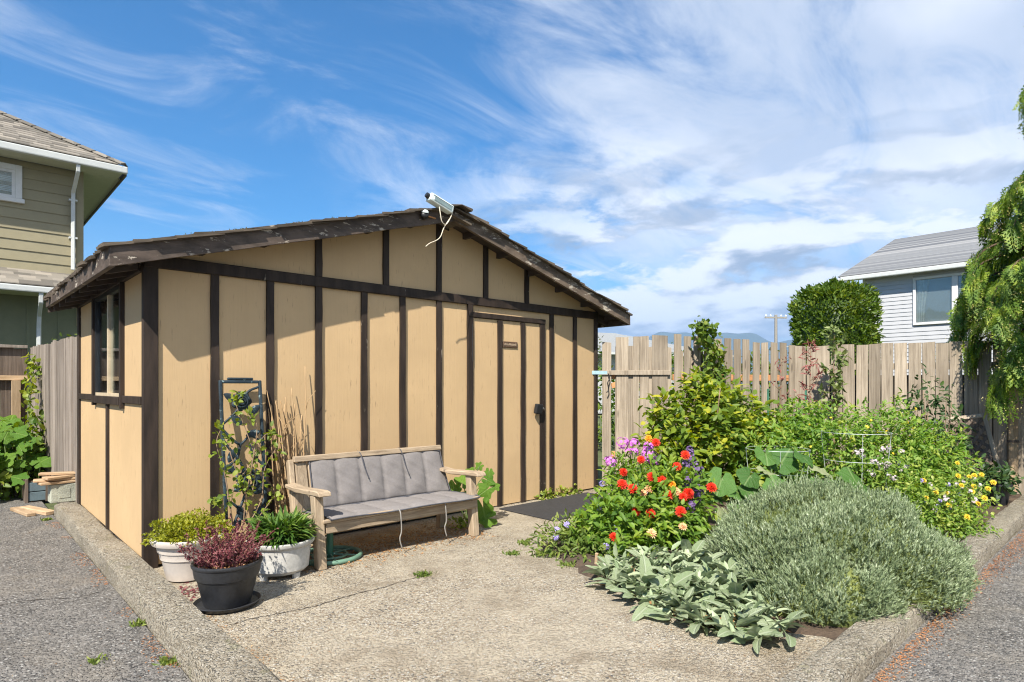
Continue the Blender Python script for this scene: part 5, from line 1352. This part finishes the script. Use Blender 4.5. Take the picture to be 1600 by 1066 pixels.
# squash
sq = thing('squash_plant', 'squash plant with broad dark green leaves behind the silver mound', 'plant', (4.55, -2.75, 0))
def round_leaf(name, mat, seed, lobes=5, depth=.16, n=30):
    r2 = random.Random(seed); v = [(0, 0, 0)]; f = []
    rings = 4
    for k in range(1, rings+1):
        for i in range(n+1):
            a = -math.pi*.93+2*math.pi*.93*i/n
            R = (.55+.10*math.cos(a))*(1-depth*(.5+.5*math.cos(lobes*a+math.pi)))*(1+.02*r2.uniform(-1, 1))
            t = k/rings; x, y = R*t*math.cos(a), R*t*math.sin(a)
            v.append((x+.0, y, .20*t*t*(.6+.5*math.sin(a*3+seed))*.5-.10*t*t+.03*math.sin(a*9+seed)*t))
    m_ = n+1
    for i in range(n): f.append((0, 1+i, 2+i))
    for k in range(rings-1):
        for i in range(n): f.append((1+k*m_+i, 1+(k+1)*m_+i, 2+(k+1)*m_+i, 2+k*m_+i))
    return MB().add(v, f).mesh(name, M[mat], True)
QM = [round_leaf('leaf', 'squash', i) for i in range(4)]; QD = [round_leaf('leaf', 'squash_dry', i+8) for i in range(2)]
QP = [(4.62, -2.50, .70, .24, 0), (4.30, -2.50, .52, .22, 0), (4.15, -2.42, .40, .22, 0), (4.42, -2.60, .56, .20, 1), (4.85, -2.78, .66, .22, 0), (4.02, -2.30, .34, .20, 0), (4.75, -2.60, .62, .30, 0), (4.35, -2.75, .40, .27, 0), (4.50, -2.92, .38, .25, 0), (4.28, -2.55, .36, .26, 0), (4.10, -2.52, .24, .28, 0), (4.20, -2.80, .26, .22, 0), (5.0, -2.85, .56, .26, 1), (4.95, -3.0, .46, .22, 0), (5.25, -3.10, .42, .34, 0), (4.05, -2.35, .50, .28, 0), (3.95, -2.45, .20, .26, 1), (4.65, -2.95, .44, .22, 0), (4.9, -2.75, .36, .25, 0), (4.0, -2.62, .14, .24, 0), (4.45, -2.45, .30, .26, 0), (5.1, -3.2, .36, .24, 0)]
st = MB()
for i, (x, y, z, s, dry) in enumerate(QP):
    o = obj('leaf', (QD if dry else QM)[i % (2 if dry else 4)], sq)
    d = Vector((random.uniform(-.5, .2), random.uniform(-.8, -.2), random.uniform(.35, .9)))
    o.matrix_local = Matrix.Translation((x-4.55, y+2.75, z)) @ d.normalized().to_track_quat('Z', 'Y').to_matrix().to_4x4() @ Matrix.Rotation(random.uniform(0, 6), 4, 'Z') @ Matrix.Diagonal((s, s, s, 1))
    st.tube(curve_pts([(0+.1*math.sin(i), .1*math.cos(i), 0), ((x-4.55)*.6, (y+2.75)*.6, z*.6), (x-4.55, y+2.75, z)], 4), .009, 5)
st.build('stems', M['green_stem'], sq, smoothed=True)
# sprawling vegetable mass in wire cages
tm = thing('tomato_sprawl', 'loose light green vegetable plants growing through wire cages', 'plant', (6.0, -2.7, 0))
stems(tm, (0, 0, 0), [(random.uniform(-.8, .8), random.uniform(-.6, .6), random.uniform(.5, 1.1)) for _ in range(16)], .010)
mass(tm, [((.0, .05, .55), (.50, .45, .55), .26), ((.42, -.35, .55), (.50, .45, .58), .26), ((-.55, .45, .5), (.45, .4, .5), .2), ((.75, -.65, .45), (.45, .40, .45), .18), ((.05, .45, .85), (.35, .3, .35), .10)], 13000, .070, .030, 'leaf_tomato', lo=.35)
cluster_o = (6.0, -2.7, 0)
for k in range(26):
    p = (5.35+random.random()*1.0, -3.02-random.random()*.35, .45+random.random()*.30)
    cluster(tm, p, 'p_pale', 12, .028, .014, .010, cluster_o, 'flower_head')
for k in range(26):
    p = (5.3+random.random()*1.6, -2.6-random.random()*.8, .7+random.random()*.45)
    cluster(tm, p, 'p_yellow', 2, .012, .014, .010, cluster_o, 'flower')
def cage(loc, r, h, label):
    c = thing('wire_cage', label, 'plant cage', loc)
    for z in (h*.35, h*.68, h):
        MB().tube(ring(r*(.8+.2*z/h), z, 0, 24), .003, 4, False).build('hoop', M['wire'], c)
    for k in range(4):
        a = k*math.pi/2+.5; MB().tube([(r*.75*math.cos(a), r*.75*math.sin(a), 0), (r*math.cos(a), r*math.sin(a), h)], .003, 4).build('wire_leg', M['wire'], c)
cage((5.0, -2.45, 0), .30, .72, 'wire plant cage beside the leafy shrub')
cage((5.70, -2.95, 0), .32, .88, 'wire plant cage with pale flowers, nearer the board fence')
# yellow flowers at the kerb
yl = thing('yellow_lantana', 'low bush dotted with yellow flowers beside the kerb', 'flowers', (5.55, -3.62, 0))
yo = (5.55, -3.62, 0)
YEL = [(5.749,-3.746,.503),(5.817,-3.817,.498),(5.866,-3.847,.509),(5.921,-3.891,.514),(5.917,-3.978,.452),(5.746,-3.864,.422),(5.683,-3.867,.382),(5.431,-3.641,.377),(5.497,-3.71,.373),(5.691,-3.95,.334),(5.38,-3.882,.2),(5.966,-3.697,.60),(5.47,-3.541,.467),(5.587,-3.922,.291),(5.384,-3.749,.282),(5.6,-3.8,.44),(5.85,-3.95,.40),(5.3,-3.6,.34)]
for p in YEL: bloom(yl, (p[0]-.05, p[1]-.07, p[2]+.02), 'yellow', random.uniform(.04, .06), yo)
mass(yl, [((.0, .0, .18), (.46, .36, .30), .42), ((.38, -.10, .25), (.38, .30, .30), .3), ((-.05, -.18, .08), (.36, .26, .20), .18), ((.1, .3, .35), (.4, .35, .35), .2)], 4300, .045, .024, 'leaf_lantana', lo=.35, zmin=.0)
for k in range(36):
    a = random.random()*6.28; p = (5.62+.45*math.cos(a)*random.random(), -3.7+.32*math.sin(a)*random.random()-.08, .22+random.random()*.28)
    cluster(yl, p, 'p_pale' if k % 3 else 'p_blue', 6, .018, .012, .009, yo, 'flower')
stems(yl, (0, 0, 0), [(p[0]-yo[0], p[1]-yo[1], p[2]) for p in YEL[:8]], .006)
# saplings by the fence
def sapling(name, label, loc, H, mat, n, ll, lw, rx, tmpl=LEAF, seed=1, stem='twig', z0=.5, tiers=16):
    t = thing(name, label, 'sapling', loc); r2 = random.Random(seed); b = MB()
    tr_ = curve_pts([(0, 0, 0), (.02, .01, H*.35), (-.02, .0, H*.7), (.01, 0, H)], 6)
    b.tube(tr_, [lerp(.013, .003, i/(len(tr_)-1)) for i in range(len(tr_))], 6); LPs = []
    for k in range(tiers):
        z = lerp(z0, H*.96, k/(tiers-1)); a = r2.uniform(0, 6.28); L = rx*(1-.6*(k/tiers))*r2.uniform(.6, 1.1)
        p0 = np.array((0, 0, z)); p1 = p0+np.array((math.cos(a)*L, math.sin(a)*L*.6, L*.55))
        b.tube([p0, (p0+p1)/2+np.array((0, 0, -.01)), p1], [.005, .004, .002], 4)
        for _ in range(n): LPs.append(p0+(p1-p0)*r2.uniform(.25, 1.05)+np.array([r2.gauss(0, .015) for _ in range(3)]))
    for _ in range(n): LPs.append(np.array((r2.gauss(0, .02), r2.gauss(0, .02), H-r2.random()*.15)))
    b.build('trunk', M[stem], t, smoothed=True)
    LPs = np.array(LPs); N = len(LPs); d = rdir(N, .25); 
    stuff(obj('crown', leaf_mesh('c', LPs, d, rdir(N, .6)+np.array((-.3, -.5, .2)), RNG.uniform(ll*.6, ll*1.2, N), RNG.uniform(lw*.6, lw*1.2, N), tmpl, M[mat], True), t))
    return t
sapling('apple_sapling', 'young apple tree rising above the board fence from the bed', (7.30, -2.18, 0), 2.12, 'leaf_apple', 13, .105, .048, .36, seed=5, z0=.9, tiers=20)
sapling('red_maple_sapling', 'spindly red leaved maple sapling in front of the fence', (6.95, -2.02, 0), 1.92, 'leaf_maple', 7, .10, .022, .36, seed=9, z0=.95, tiers=16)
sapling('bare_sapling', 'thin brown stemmed sapling at the end of the picket stretch', (6.60, -1.80, 0), 1.72, 'leaf_maple', 6, .07, .02, .24, seed=19, z0=.7, tiers=9)
for (x, y, h, lab) in ((6.53, -1.66, 1.32, 'green garden stake standing near the picket fence'), (6.90, -1.98, 1.30, 'green garden stake beside the red maple sapling')):
    tag(MB().tube([(x, y, 0), (x, y, h*.5), (x, y, h)], .013, 8).build('garden_stake', M['green_paint'], smoothed='auto'), lab, 'stake', 'green garden stakes')
dk = thing('shaded_shrub', 'dark leaved shrub in the shade of the cedar by the board fence', 'shrub', (7.45, -3.25, 0))
stems(dk, (0, 0, 0), [(random.uniform(-.4, .4), random.uniform(-.3, .3), random.uniform(.6, 1.45)) for _ in range(9)], .010, 'twig')
mass(dk, [((0, 0, .55), (.40, .38, .5), .5), ((.1, .1, 1.05), (.34, .30, .42), .3), ((-.15, -.2, .4), (.3, .3, .4), .25)], 1000, .085, .04, 'leaf_dark', lo=.25)
lt = thing('lattice_panel', 'dark lattice panel in a grey frame leaning in the fence corner', 'trellis', (8.16, -3.60, .02), a3)
lt.rotation_euler = (rad(14), rad(9), a3+rad(180))
for (a, b_, c, d) in ((-.23, -.18, 0, 1.0), (.18, .23, 0, 1.0), (-.18, .18, .95, 1.0), (-.18, .18, 0, .05)): MB().box(a, b_, -.018, .018, c, d).build('frame', M['fence'], lt, bevel=.004)
for s in (-1, 1):
    for k in range(-5, 14):
        # diagonal slats clipped to the frame
        x0 = -.28; z0 = k*.115 if s > 0 else k*.115
        pts = []
        for i in range(41):
            x = -.18+.36*i/40; z = (z0+(x+.18)) if s > 0 else (z0+(.18-x))
            if .05 < z < .95: pts.append((x, z))
        if len(pts) < 3: continue
        (xa, za), (xb, zb) = pts[0], pts[-1]; w = .026
        yy = -.006*s
        MB().add([(xa, yy-.004, za-w), (xb, yy-.004, zb-w), (xb, yy-.004, zb+w), (xa, yy-.004, za+w), (xa, yy+.004, za-w), (xb, yy+.004, zb-w), (xb, yy+.004, zb+w), (xa, yy+.004, za+w)], [(0, 1, 2, 3), (4, 5, 6, 7), (0, 1, 5, 4), (2, 3, 7, 6), (1, 2, 6, 5), (3, 0, 4, 7)]).build('slat', M['fence_dark'], lt)
cp = thing('corner_plant', 'leafy green plant in a dark pot at the kerb end', 'planter', (7.62, -3.80, 0))
lathe_part('pot', [(0, .01), (.10, .01), (.14, .22), (.15, .23), (.15, .25), (.13, .25), (.12, .22), (0, .21)], 'black_pot', cp, 24)
mass(cp, [((0, 0, .28), (.22, .20, .15), 1)], 300, .09, .045, 'leaf_dark', lo=.2)
# plants beside the bench
mb_ = thing('mallow_plant', 'bright green mallow with large leaves beside the right end of the bench', 'plant', (2.62, -.42, 0))
MM = [round_leaf('leaf', 'mallow', i+20, 5, .30) for i in range(4)]
st = MB()
for i, (x, y, z, s) in enumerate(((.02, -.22, .18, .24), (.10, -.18, .34, .17), (.16, -.12, .42, .13), (-.10, -.05, .42, .18), (-.16, .0, .34, .18), (.04, .0, .48, .12), (.20, -.1, .50, .10), (.06, -.26, .08, .20), (-.05, -.1, .28, .16), (.12, -.05, .56, .09), (.22, -.16, .36, .11), (-.22, .05, .24, .16))):
    o = obj('leaf', MM[i % 4], mb_); d = Vector((random.uniform(-.6, .1), random.uniform(-.9, -.3), random.uniform(.1, .7)))
    o.matrix_local = Matrix.Translation((x, y, z)) @ d.normalized().to_track_quat('Z', 'Y').to_matrix().to_4x4() @ Matrix.Rotation(random.uniform(0, 6), 4, 'Z') @ Matrix.Diagonal((s, s, s, 1))
    st.tube(curve_pts([(0, 0, 0), (x*.4, y*.4, z*.7), (x, y, z)], 4), .005, 5)
st.build('stems', M['green_stem'], mb_, smoothed=True)
# big leaved plants beyond the drive
bl = thing('big_leaf_plants', 'bright green broad leaved plants in the bed by the grey fence', 'plant', (-.38, 4.50, 0))
stl = MB(); rr = random.Random(31)
for i in range(85):
    x = rr.uniform(-.75, .14); y = rr.uniform(-.30, .75); z = .20+.50*rr.random()+(.25*(y+.30))
    s = rr.uniform(.12, .25)
    o = obj('leaf', MM[i % 4], bl); d = Vector((rr.uniform(-.7, .1), rr.uniform(-.9, -.2), rr.uniform(.25, .9)))
    o.matrix_local = Matrix.Translation((x, y, z)) @ d.normalized().to_track_quat('Z', 'Y').to_matrix().to_4x4() @ Matrix.Rotation(rr.uniform(0, 6), 4, 'Z') @ Matrix.Diagonal((s, s, s, 1))
    stl.tube([(x*.8, y+.15, 0), (x*.9, y+.08, z*.6), (x, y, z)], .007, 5)
stl.build('stems', M['green_stem'], bl, smoothed=True)
mass(bl, [((-.3, .3, .35), (.75, .4, .45), .6), ((.15, .3, .5), (.35, .35, .45), .3), ((-.7, .3, .55), (.4, .3, .45), .3)], 1500, .10, .065, 'leaf_bean', lo=.3, zmin=-.03)
fv = thing('fence_vine', 'pale green vine climbing the old grey fence', 'vine', (-.36, 5.0, 0))
path = curve_pts([(-.02, -.1, .3), (.02, -.2, .8), (-.02, -.1, 1.2), (.04, .0, 1.5), (.02, .1, 1.72)], 8)
MB().tube(path, .006, 5).build('stems', M['green_stem'], fv, smoothed=True)
LPp = np.repeat(np.array([tuple(p) for p in path[4:]]), 5, 0); LPp = LPp+RNG.normal(size=LPp.shape)*np.array((.035, .09, .06)); n = len(LPp)
stuff(obj('foliage', leaf_mesh('b', LPp, rdir(n, -.2), rdir(n, .4)+np.array((-.9, -.4, .3)), RNG.uniform(.05, .10, n), RNG.uniform(.04, .075, n), LEAF, M['leaf_vine'], True), fv))

# ------------------------------------------------------------------ trees and hedge beyond
def frond_template(seed):
    """flat drooping cedar spray along +x, unit length"""
    r2 = random.Random(seed); V = []; F = []
    def bl_(p, a, L, w):
        ca, sa = math.cos(a), math.sin(a); o = len(V)
        z0 = -.10*p[0]**2
        V.extend([(p[0], p[1], z0), (p[0]+ca*L*.5-sa*w, p[1]+sa*L*.5+ca*w, z0-.02), (p[0]+ca*L*.5+sa*w, p[1]+sa*L*.5-ca*w, z0-.02), (p[0]+ca*L, p[1]+sa*L, z0-.10*L)])
        F.extend([(o, o+2, o+3), (o, o+3, o+1)])
    bl_((0, 0), 0, 1.0, .012)
    n = 6
    for i in range(n):
        t = .10+.84*i/(n-1); L = .44*(1-.72*t)+.08
        for s in (-1, 1):
            a = s*(.62+r2.uniform(-.12, .12)); q = (t, 0); bl_(q, a, L, .026)
            for k in range(1, 3):
                u = k/3*L; pp = (t+math.cos(a)*u, math.sin(a)*u)
                for s2 in (-1, 1): bl_(pp, a+s2*.55, L*.46*(1-.5*k/3), .022)
    return np.array(V, float), np.array(F)
FT = [frond_template(i) for i in range(3)]
ct = thing('weeping_cedar', 'cedar tree with drooping bright green sprays at the right edge', 'tree', (8.92, -4.92, 0))
MB().tube([(0, 0, -.05), (.02, 0, 1.0), (0, .03, 3), (.02, 0, 5.5), (0, 0, 8.2)], [.19, .15, .12, .08, .02], 12).build('trunk', M['bark'], ct, smoothed=True)
rr = random.Random(5); lb = MB(); FP = [[], [], []]; FD = [[], [], []]; FU = [[], [], []]; FL = [[], [], []]; cones = []
def crown_r(z):
    if z < 3.2: return 1.68+.10*math.sin(z*3)
    if z < 4.2: return lerp(1.68, 1.2, (z-3.2)/1.0)
    if z < 5.3: return .85
    return max(.12, 1.25*(8.6-z)/3.0)
NB = 150
for i in range(NB):
    z = lerp(1.72, 4.2, i/112) if i < 112 else lerp(4.2, 8.0, (i-112)/38); a = i*2.39996+rr.uniform(-.3, .3)
    R = crown_r(z)*rr.uniform(.78, 1.05); dr = rr.uniform(.45, .85)
    ca, sa = math.cos(a), math.sin(a)
    C = curve_pts([(0, 0, z), (ca*R*.35, sa*R*.35, z+.10), (ca*R*.7, sa*R*.7, z-.05*dr*R), (ca*R*.93, sa*R*.93, z-.30*dr), (ca*R*1.0, sa*R*1.0, z-.70*dr)], 6)
    lb.tube(C, [lerp(.030, .005, k/(len(C)-1)) for k in range(len(C))], 5)
    m = len(C)
    for k in range(5, m):
        tdir = np.array((C[min(k+1, m-1)]-C[k-1]).normalized())
        for s in (-1, 1):
            for _ in range(2 if -sa*.68-ca*.73 > -.9 else 1):
                f = rr.randrange(3); side = np.array((-sa, ca, 0))*s
                d = tdir*.55+side*rr.uniform(.1, .95)+np.array((0, 0, -rr.uniform(.35, 1.05)))
                FP[f].append(np.array(C[k])+np.array([rr.gauss(0, .03) for _ in range(3)])); FD[f].append(d)
                FU[f].append(np.array((ca*.7, sa*.7, .9))+np.array([rr.gauss(0, .5) for _ in range(3)])); FL[f].append(rr.uniform(.16, .34)*(1.0 if k > 8 else .8))
                if rr.random() < .20: cones.append(np.array(C[k])+d*rr.uniform(.15, .3))
lb.build('branches', M['bark'], ct, smoothed=True)
for f in range(3):
    L = np.array(FL[f]); stuff(obj('crown', leaf_mesh('crown', FP[f], FD[f], FU[f], L, L, FT[f], M['leaf_cedar']), ct))
cones = np.repeat(np.array(cones), 14, 0); cones = cones+RNG.normal(size=cones.shape)*np.array((.03, .03, .06)); n = len(cones)
stuff(obj('cones', leaf_mesh('cones', cones, rdir(n), rdir(n), .02, .012, SMALL, M['cedar_cone']), ct))

hd = thing('clipped_hedge', 'tall rounded clipped evergreen in front of the pale grey house', 'hedge', (12.7, -.28, 0))
MB().tube([(0, 0, 0), (0, 0, 1.6), (0, 0, 2.9)], [.14, .10, .04], 8).build('trunk', M['bark'], hd)
def hedge_pts(n, R, H):
    u = RNG.random(n); a = RNG.uniform(0, 2*math.pi, n); z = .15+H*u
    t = (z-H*.86)/(H*.16); r = R*np.where(t > 0, np.sqrt(np.maximum(0, 1-np.clip(t, 0, 1)**3.0)), 1-.10*(1-u))
    lump = 1+.05*np.sin(a*5+z*3)+.04*np.sin(a*11-z*6)+.03*np.sin(z*13+a*3)
    top = RNG.random(n) < .15
    r = np.where(top, R*.75*np.sqrt(RNG.random(n)), r*lump); z = np.where(top, H*1.0-.10*(r/R)**2*3+RNG.normal(size=n)*.02, z)
    P = np.c_[r*np.cos(a), r*np.sin(a), z]; D = nrm(np.c_[np.cos(a), np.sin(a), np.where(z > H*.85, .9, .1)])
    return P, D
P, D = hedge_pts(17000, .79, 3.44)
P = P-D*RNG.uniform(-.03, .12, (len(P), 1))
stuff(obj('crown', leaf_mesh('h', P, nrm(D*.8+RNG.normal(size=D.shape)*.55+np.array((0, 0, .35))), RNG.normal(size=D.shape), RNG.uniform(.06, .13, len(P)), RNG.uniform(.03, .06, len(P)), LEAF, M['leaf_hedge']), hd))
MB().lathe([(0, 3.25), (.4, 3.2), (.62, 2.95), (.68, 2.4), (.64, .3), (0, .2)], 20).build('core', M['leaf_dark'], hd, smoothed=True)
bh = thing('low_hedge', 'strip of green hedge showing between the pickets', 'hedge', (11.0, 2.6, 0))
mass(bh, [((0, 0, 1.0), (1.2, 1.4, 1.15), .5), ((1.6, -1.2, 1.0), (1.3, 1.3, 1.05), .5), ((-1.2, 1.6, .9), (1.2, 1.2, 1.0), .3)], 5200, .14, .08, 'leaf_hedge', lo=.7, up=.6)
ft = thing('far_tree', 'small feathery tree poking above the gate', 'tree', (18.3, 11.3, 0))
MB().tube([(0, 0, 0), (.05, 0, 2), (0, 0, 3.9)], [.12, .08, .02], 7).build('trunk', M['bark'], ft)
mass(ft, [((0, 0, 3.2), (.55, .5, .55), .5), ((.2, .1, 2.6), (.8, .8, .6), .4), ((-.1, 0, 3.75), (.25, .25, .38), .2)], 900, .16, .05, 'leaf_far', lo=.2, up=.4)
ab = thing('autumn_shrub', 'reddish green shrub behind the grey fence below the olive house eave', 'shrub', (.75, 5.6, 0))
stems(ab, (0, 0, 0), [(random.uniform(-.4, .4), random.uniform(-.3, .3), random.uniform(1.2, 1.9)) for _ in range(8)], .02, 'twig')
mass(ab, [((0, 0, 1.45), (.8, .7, .8), 1)], 1800, .09, .05, 'leaf_far', lo=.5)

# ------------------------------------------------------------------ small growth and litter
def tuft(loc, r, h, n, mat='leaf_weed', label='', ll=.034, lw=.010):
    t = thing('weed_tuft', label, 'weed', loc)
    P = np.c_[RNG.normal(size=(n, 2))*r*.4, np.zeros(n)]; D = np.c_[RNG.normal(size=(n, 2))*.7, RNG.uniform(.4, 1.2, n)]
    stuff(obj('leaves', leaf_mesh('t', P, D, rdir(n), RNG.uniform(ll*.5, ll*1.2, n), lw, STRAP, M[mat]), t))
for loc, r, h, n, lab in (((-.335, -1.05, -.04), .05, .05, 60, 'small weed at the foot of the kerb nearest the black pot'), ((-.60, -1.46, -.04), .05, .03, 40, 'flat green weed growing in the drive'),
                          ((-.335, -1.72, -.04), .06, .04, 70, 'weed at the foot of the kerb at the bottom of the view'), ((1.34, -1.52, 0), .06, .03, 110, 'small green weed in the middle of the patio'),
                          ((-.40, 2.80, -.04), .06, .06, 70, 'weed beside the planks on the drive'), ((2.35, -1.72, 0), .10, .05, 120, 'grassy tuft at the bed edge nearest the bench'), ((2.30, -2.05, 0), .09, .05, 110, 'grassy tuft beside the marker peg'), ((2.18, -1.55, 0), .07, .02, 90, 'creeping weed on the patio near the bed'), ((2.5, -1.38, 0), .09, .03, 90, 'creeping weed on the patio near the mat')):
    tuft(loc, r, h, n, label=lab)
for k, (x, lab) in enumerate(((4.12, 'leafy weed under the door edge at the mat'), (4.40, 'leafy weed against the shed wall behind the mat'), (4.62, 'rightmost leafy weed against the shed wall'), (2.42, 'low weed under the right arm of the bench'))):
    t = thing('wall_weed', lab, 'weed', (x, -.06 if k < 3 else -.55, .0))
    mass(t, [((0, 0, .03), (.13, .05, .08), 1)], 60, .05, .035, 'leaf_vine', lo=.2, zmin=0)
def litter(name, P, mat, ll, lab, lw=.4):
    n = len(P); o = obj(name, leaf_mesh(name, P, rdir(n, 0, .25), rdir(n, 2.5), RNG.uniform(ll*.5, ll*1.3, n), ll*lw, SMALL, M[mat]))
    tag(o, lab, 'litter', kind='stuff')
n = 2600; P = np.c_[.75+RNG.random(n)*1.75, -.60+RNG.normal(size=n)*.20, np.full(n, .005)]; P = P[(P[:, 1] < -.03) & (P[:, 1] > -1.1)]
litter('leaf_litter', P, 'litter', .028, 'dry brown leaf litter under the bench')
n = 4600; x = .6+RNG.random(n)*8.6; P = np.c_[x, -4.185-np.abs(RNG.normal(size=n))*(.05+.02*np.maximum(0, x-4)), np.full(n, -.036)]
litter('cedar_litter', P, 'litter_orange', .016, 'orange cedar litter along the foot of the garden kerb')
n = 1500; y = -3.9+RNG.random(n)*6.5; P = np.c_[-.315-np.abs(RNG.normal(size=n))*.05, y, np.full(n, -.036)]
P = P[(np.sin(P[:, 1]*3.1)+np.sin(P[:, 1]*7.7+1)) > .1]
litter('kerb_litter', P, 'litter_orange', .016, 'dry litter along the foot of the shed kerb')
n = 160; P = np.c_[.02+RNG.normal(size=n)*.06, -.78+RNG.normal(size=n)*.10, np.full(n, .004)]; P = P[P[:, 0] > -.07]
litter('fallen_petals', P, 'leaf_red', .022, 'fallen red leaves between the kerb and the pots', .7)
n = 900; P = np.c_[-.05+RNG.random(n)*2.4, -3.9+RNG.random(n)*3.8, np.full(n, .004)]
P = P[(np.sin(P[:, 0]*4.1+P[:, 1]*1.7)+np.sin(P[:, 1]*5.3+1) > -.2) & (RNG.random(n) < .75)]
litter('patio_litter', P, 'litter', .011, 'tiny dry leaf scraps scattered over the patio')
n = 700; P = np.c_[-.09+np.abs(RNG.normal(size=n))*.05, -3.6+RNG.random(n)*2.3, np.full(n, .004)]
litter('kerb_dirt', P, 'litter', .014, 'dry scraps gathered along the inside of the shed kerb')
n = 420; P = np.c_[-.35-RNG.random(n)*2.2, -2.6+RNG.random(n)*7, np.full(n, -.036)]
litter('drive_litter', P, 'litter', .012, 'tiny dry leaf scraps scattered over the drive')
# ------------------------------------------------------------------ air
hz = MB().box(-9400, 16500, -9400, 16500, -1.6, 1250)
hz = hz.build('haze', None); hz['kind'] = 'stuff'
m, nt, out = new_mat('haze_air')
pv = nd(nt, 'ShaderNodeVolumePrincipled', {'Color': (0.42, 0.63, 0.95, 1), 'Density': 1.0e-4, 'Anisotropy': 0.0})
nt.links.new(pv.outputs[0], out.inputs['Volume'])
hz.data.materials.append(m)
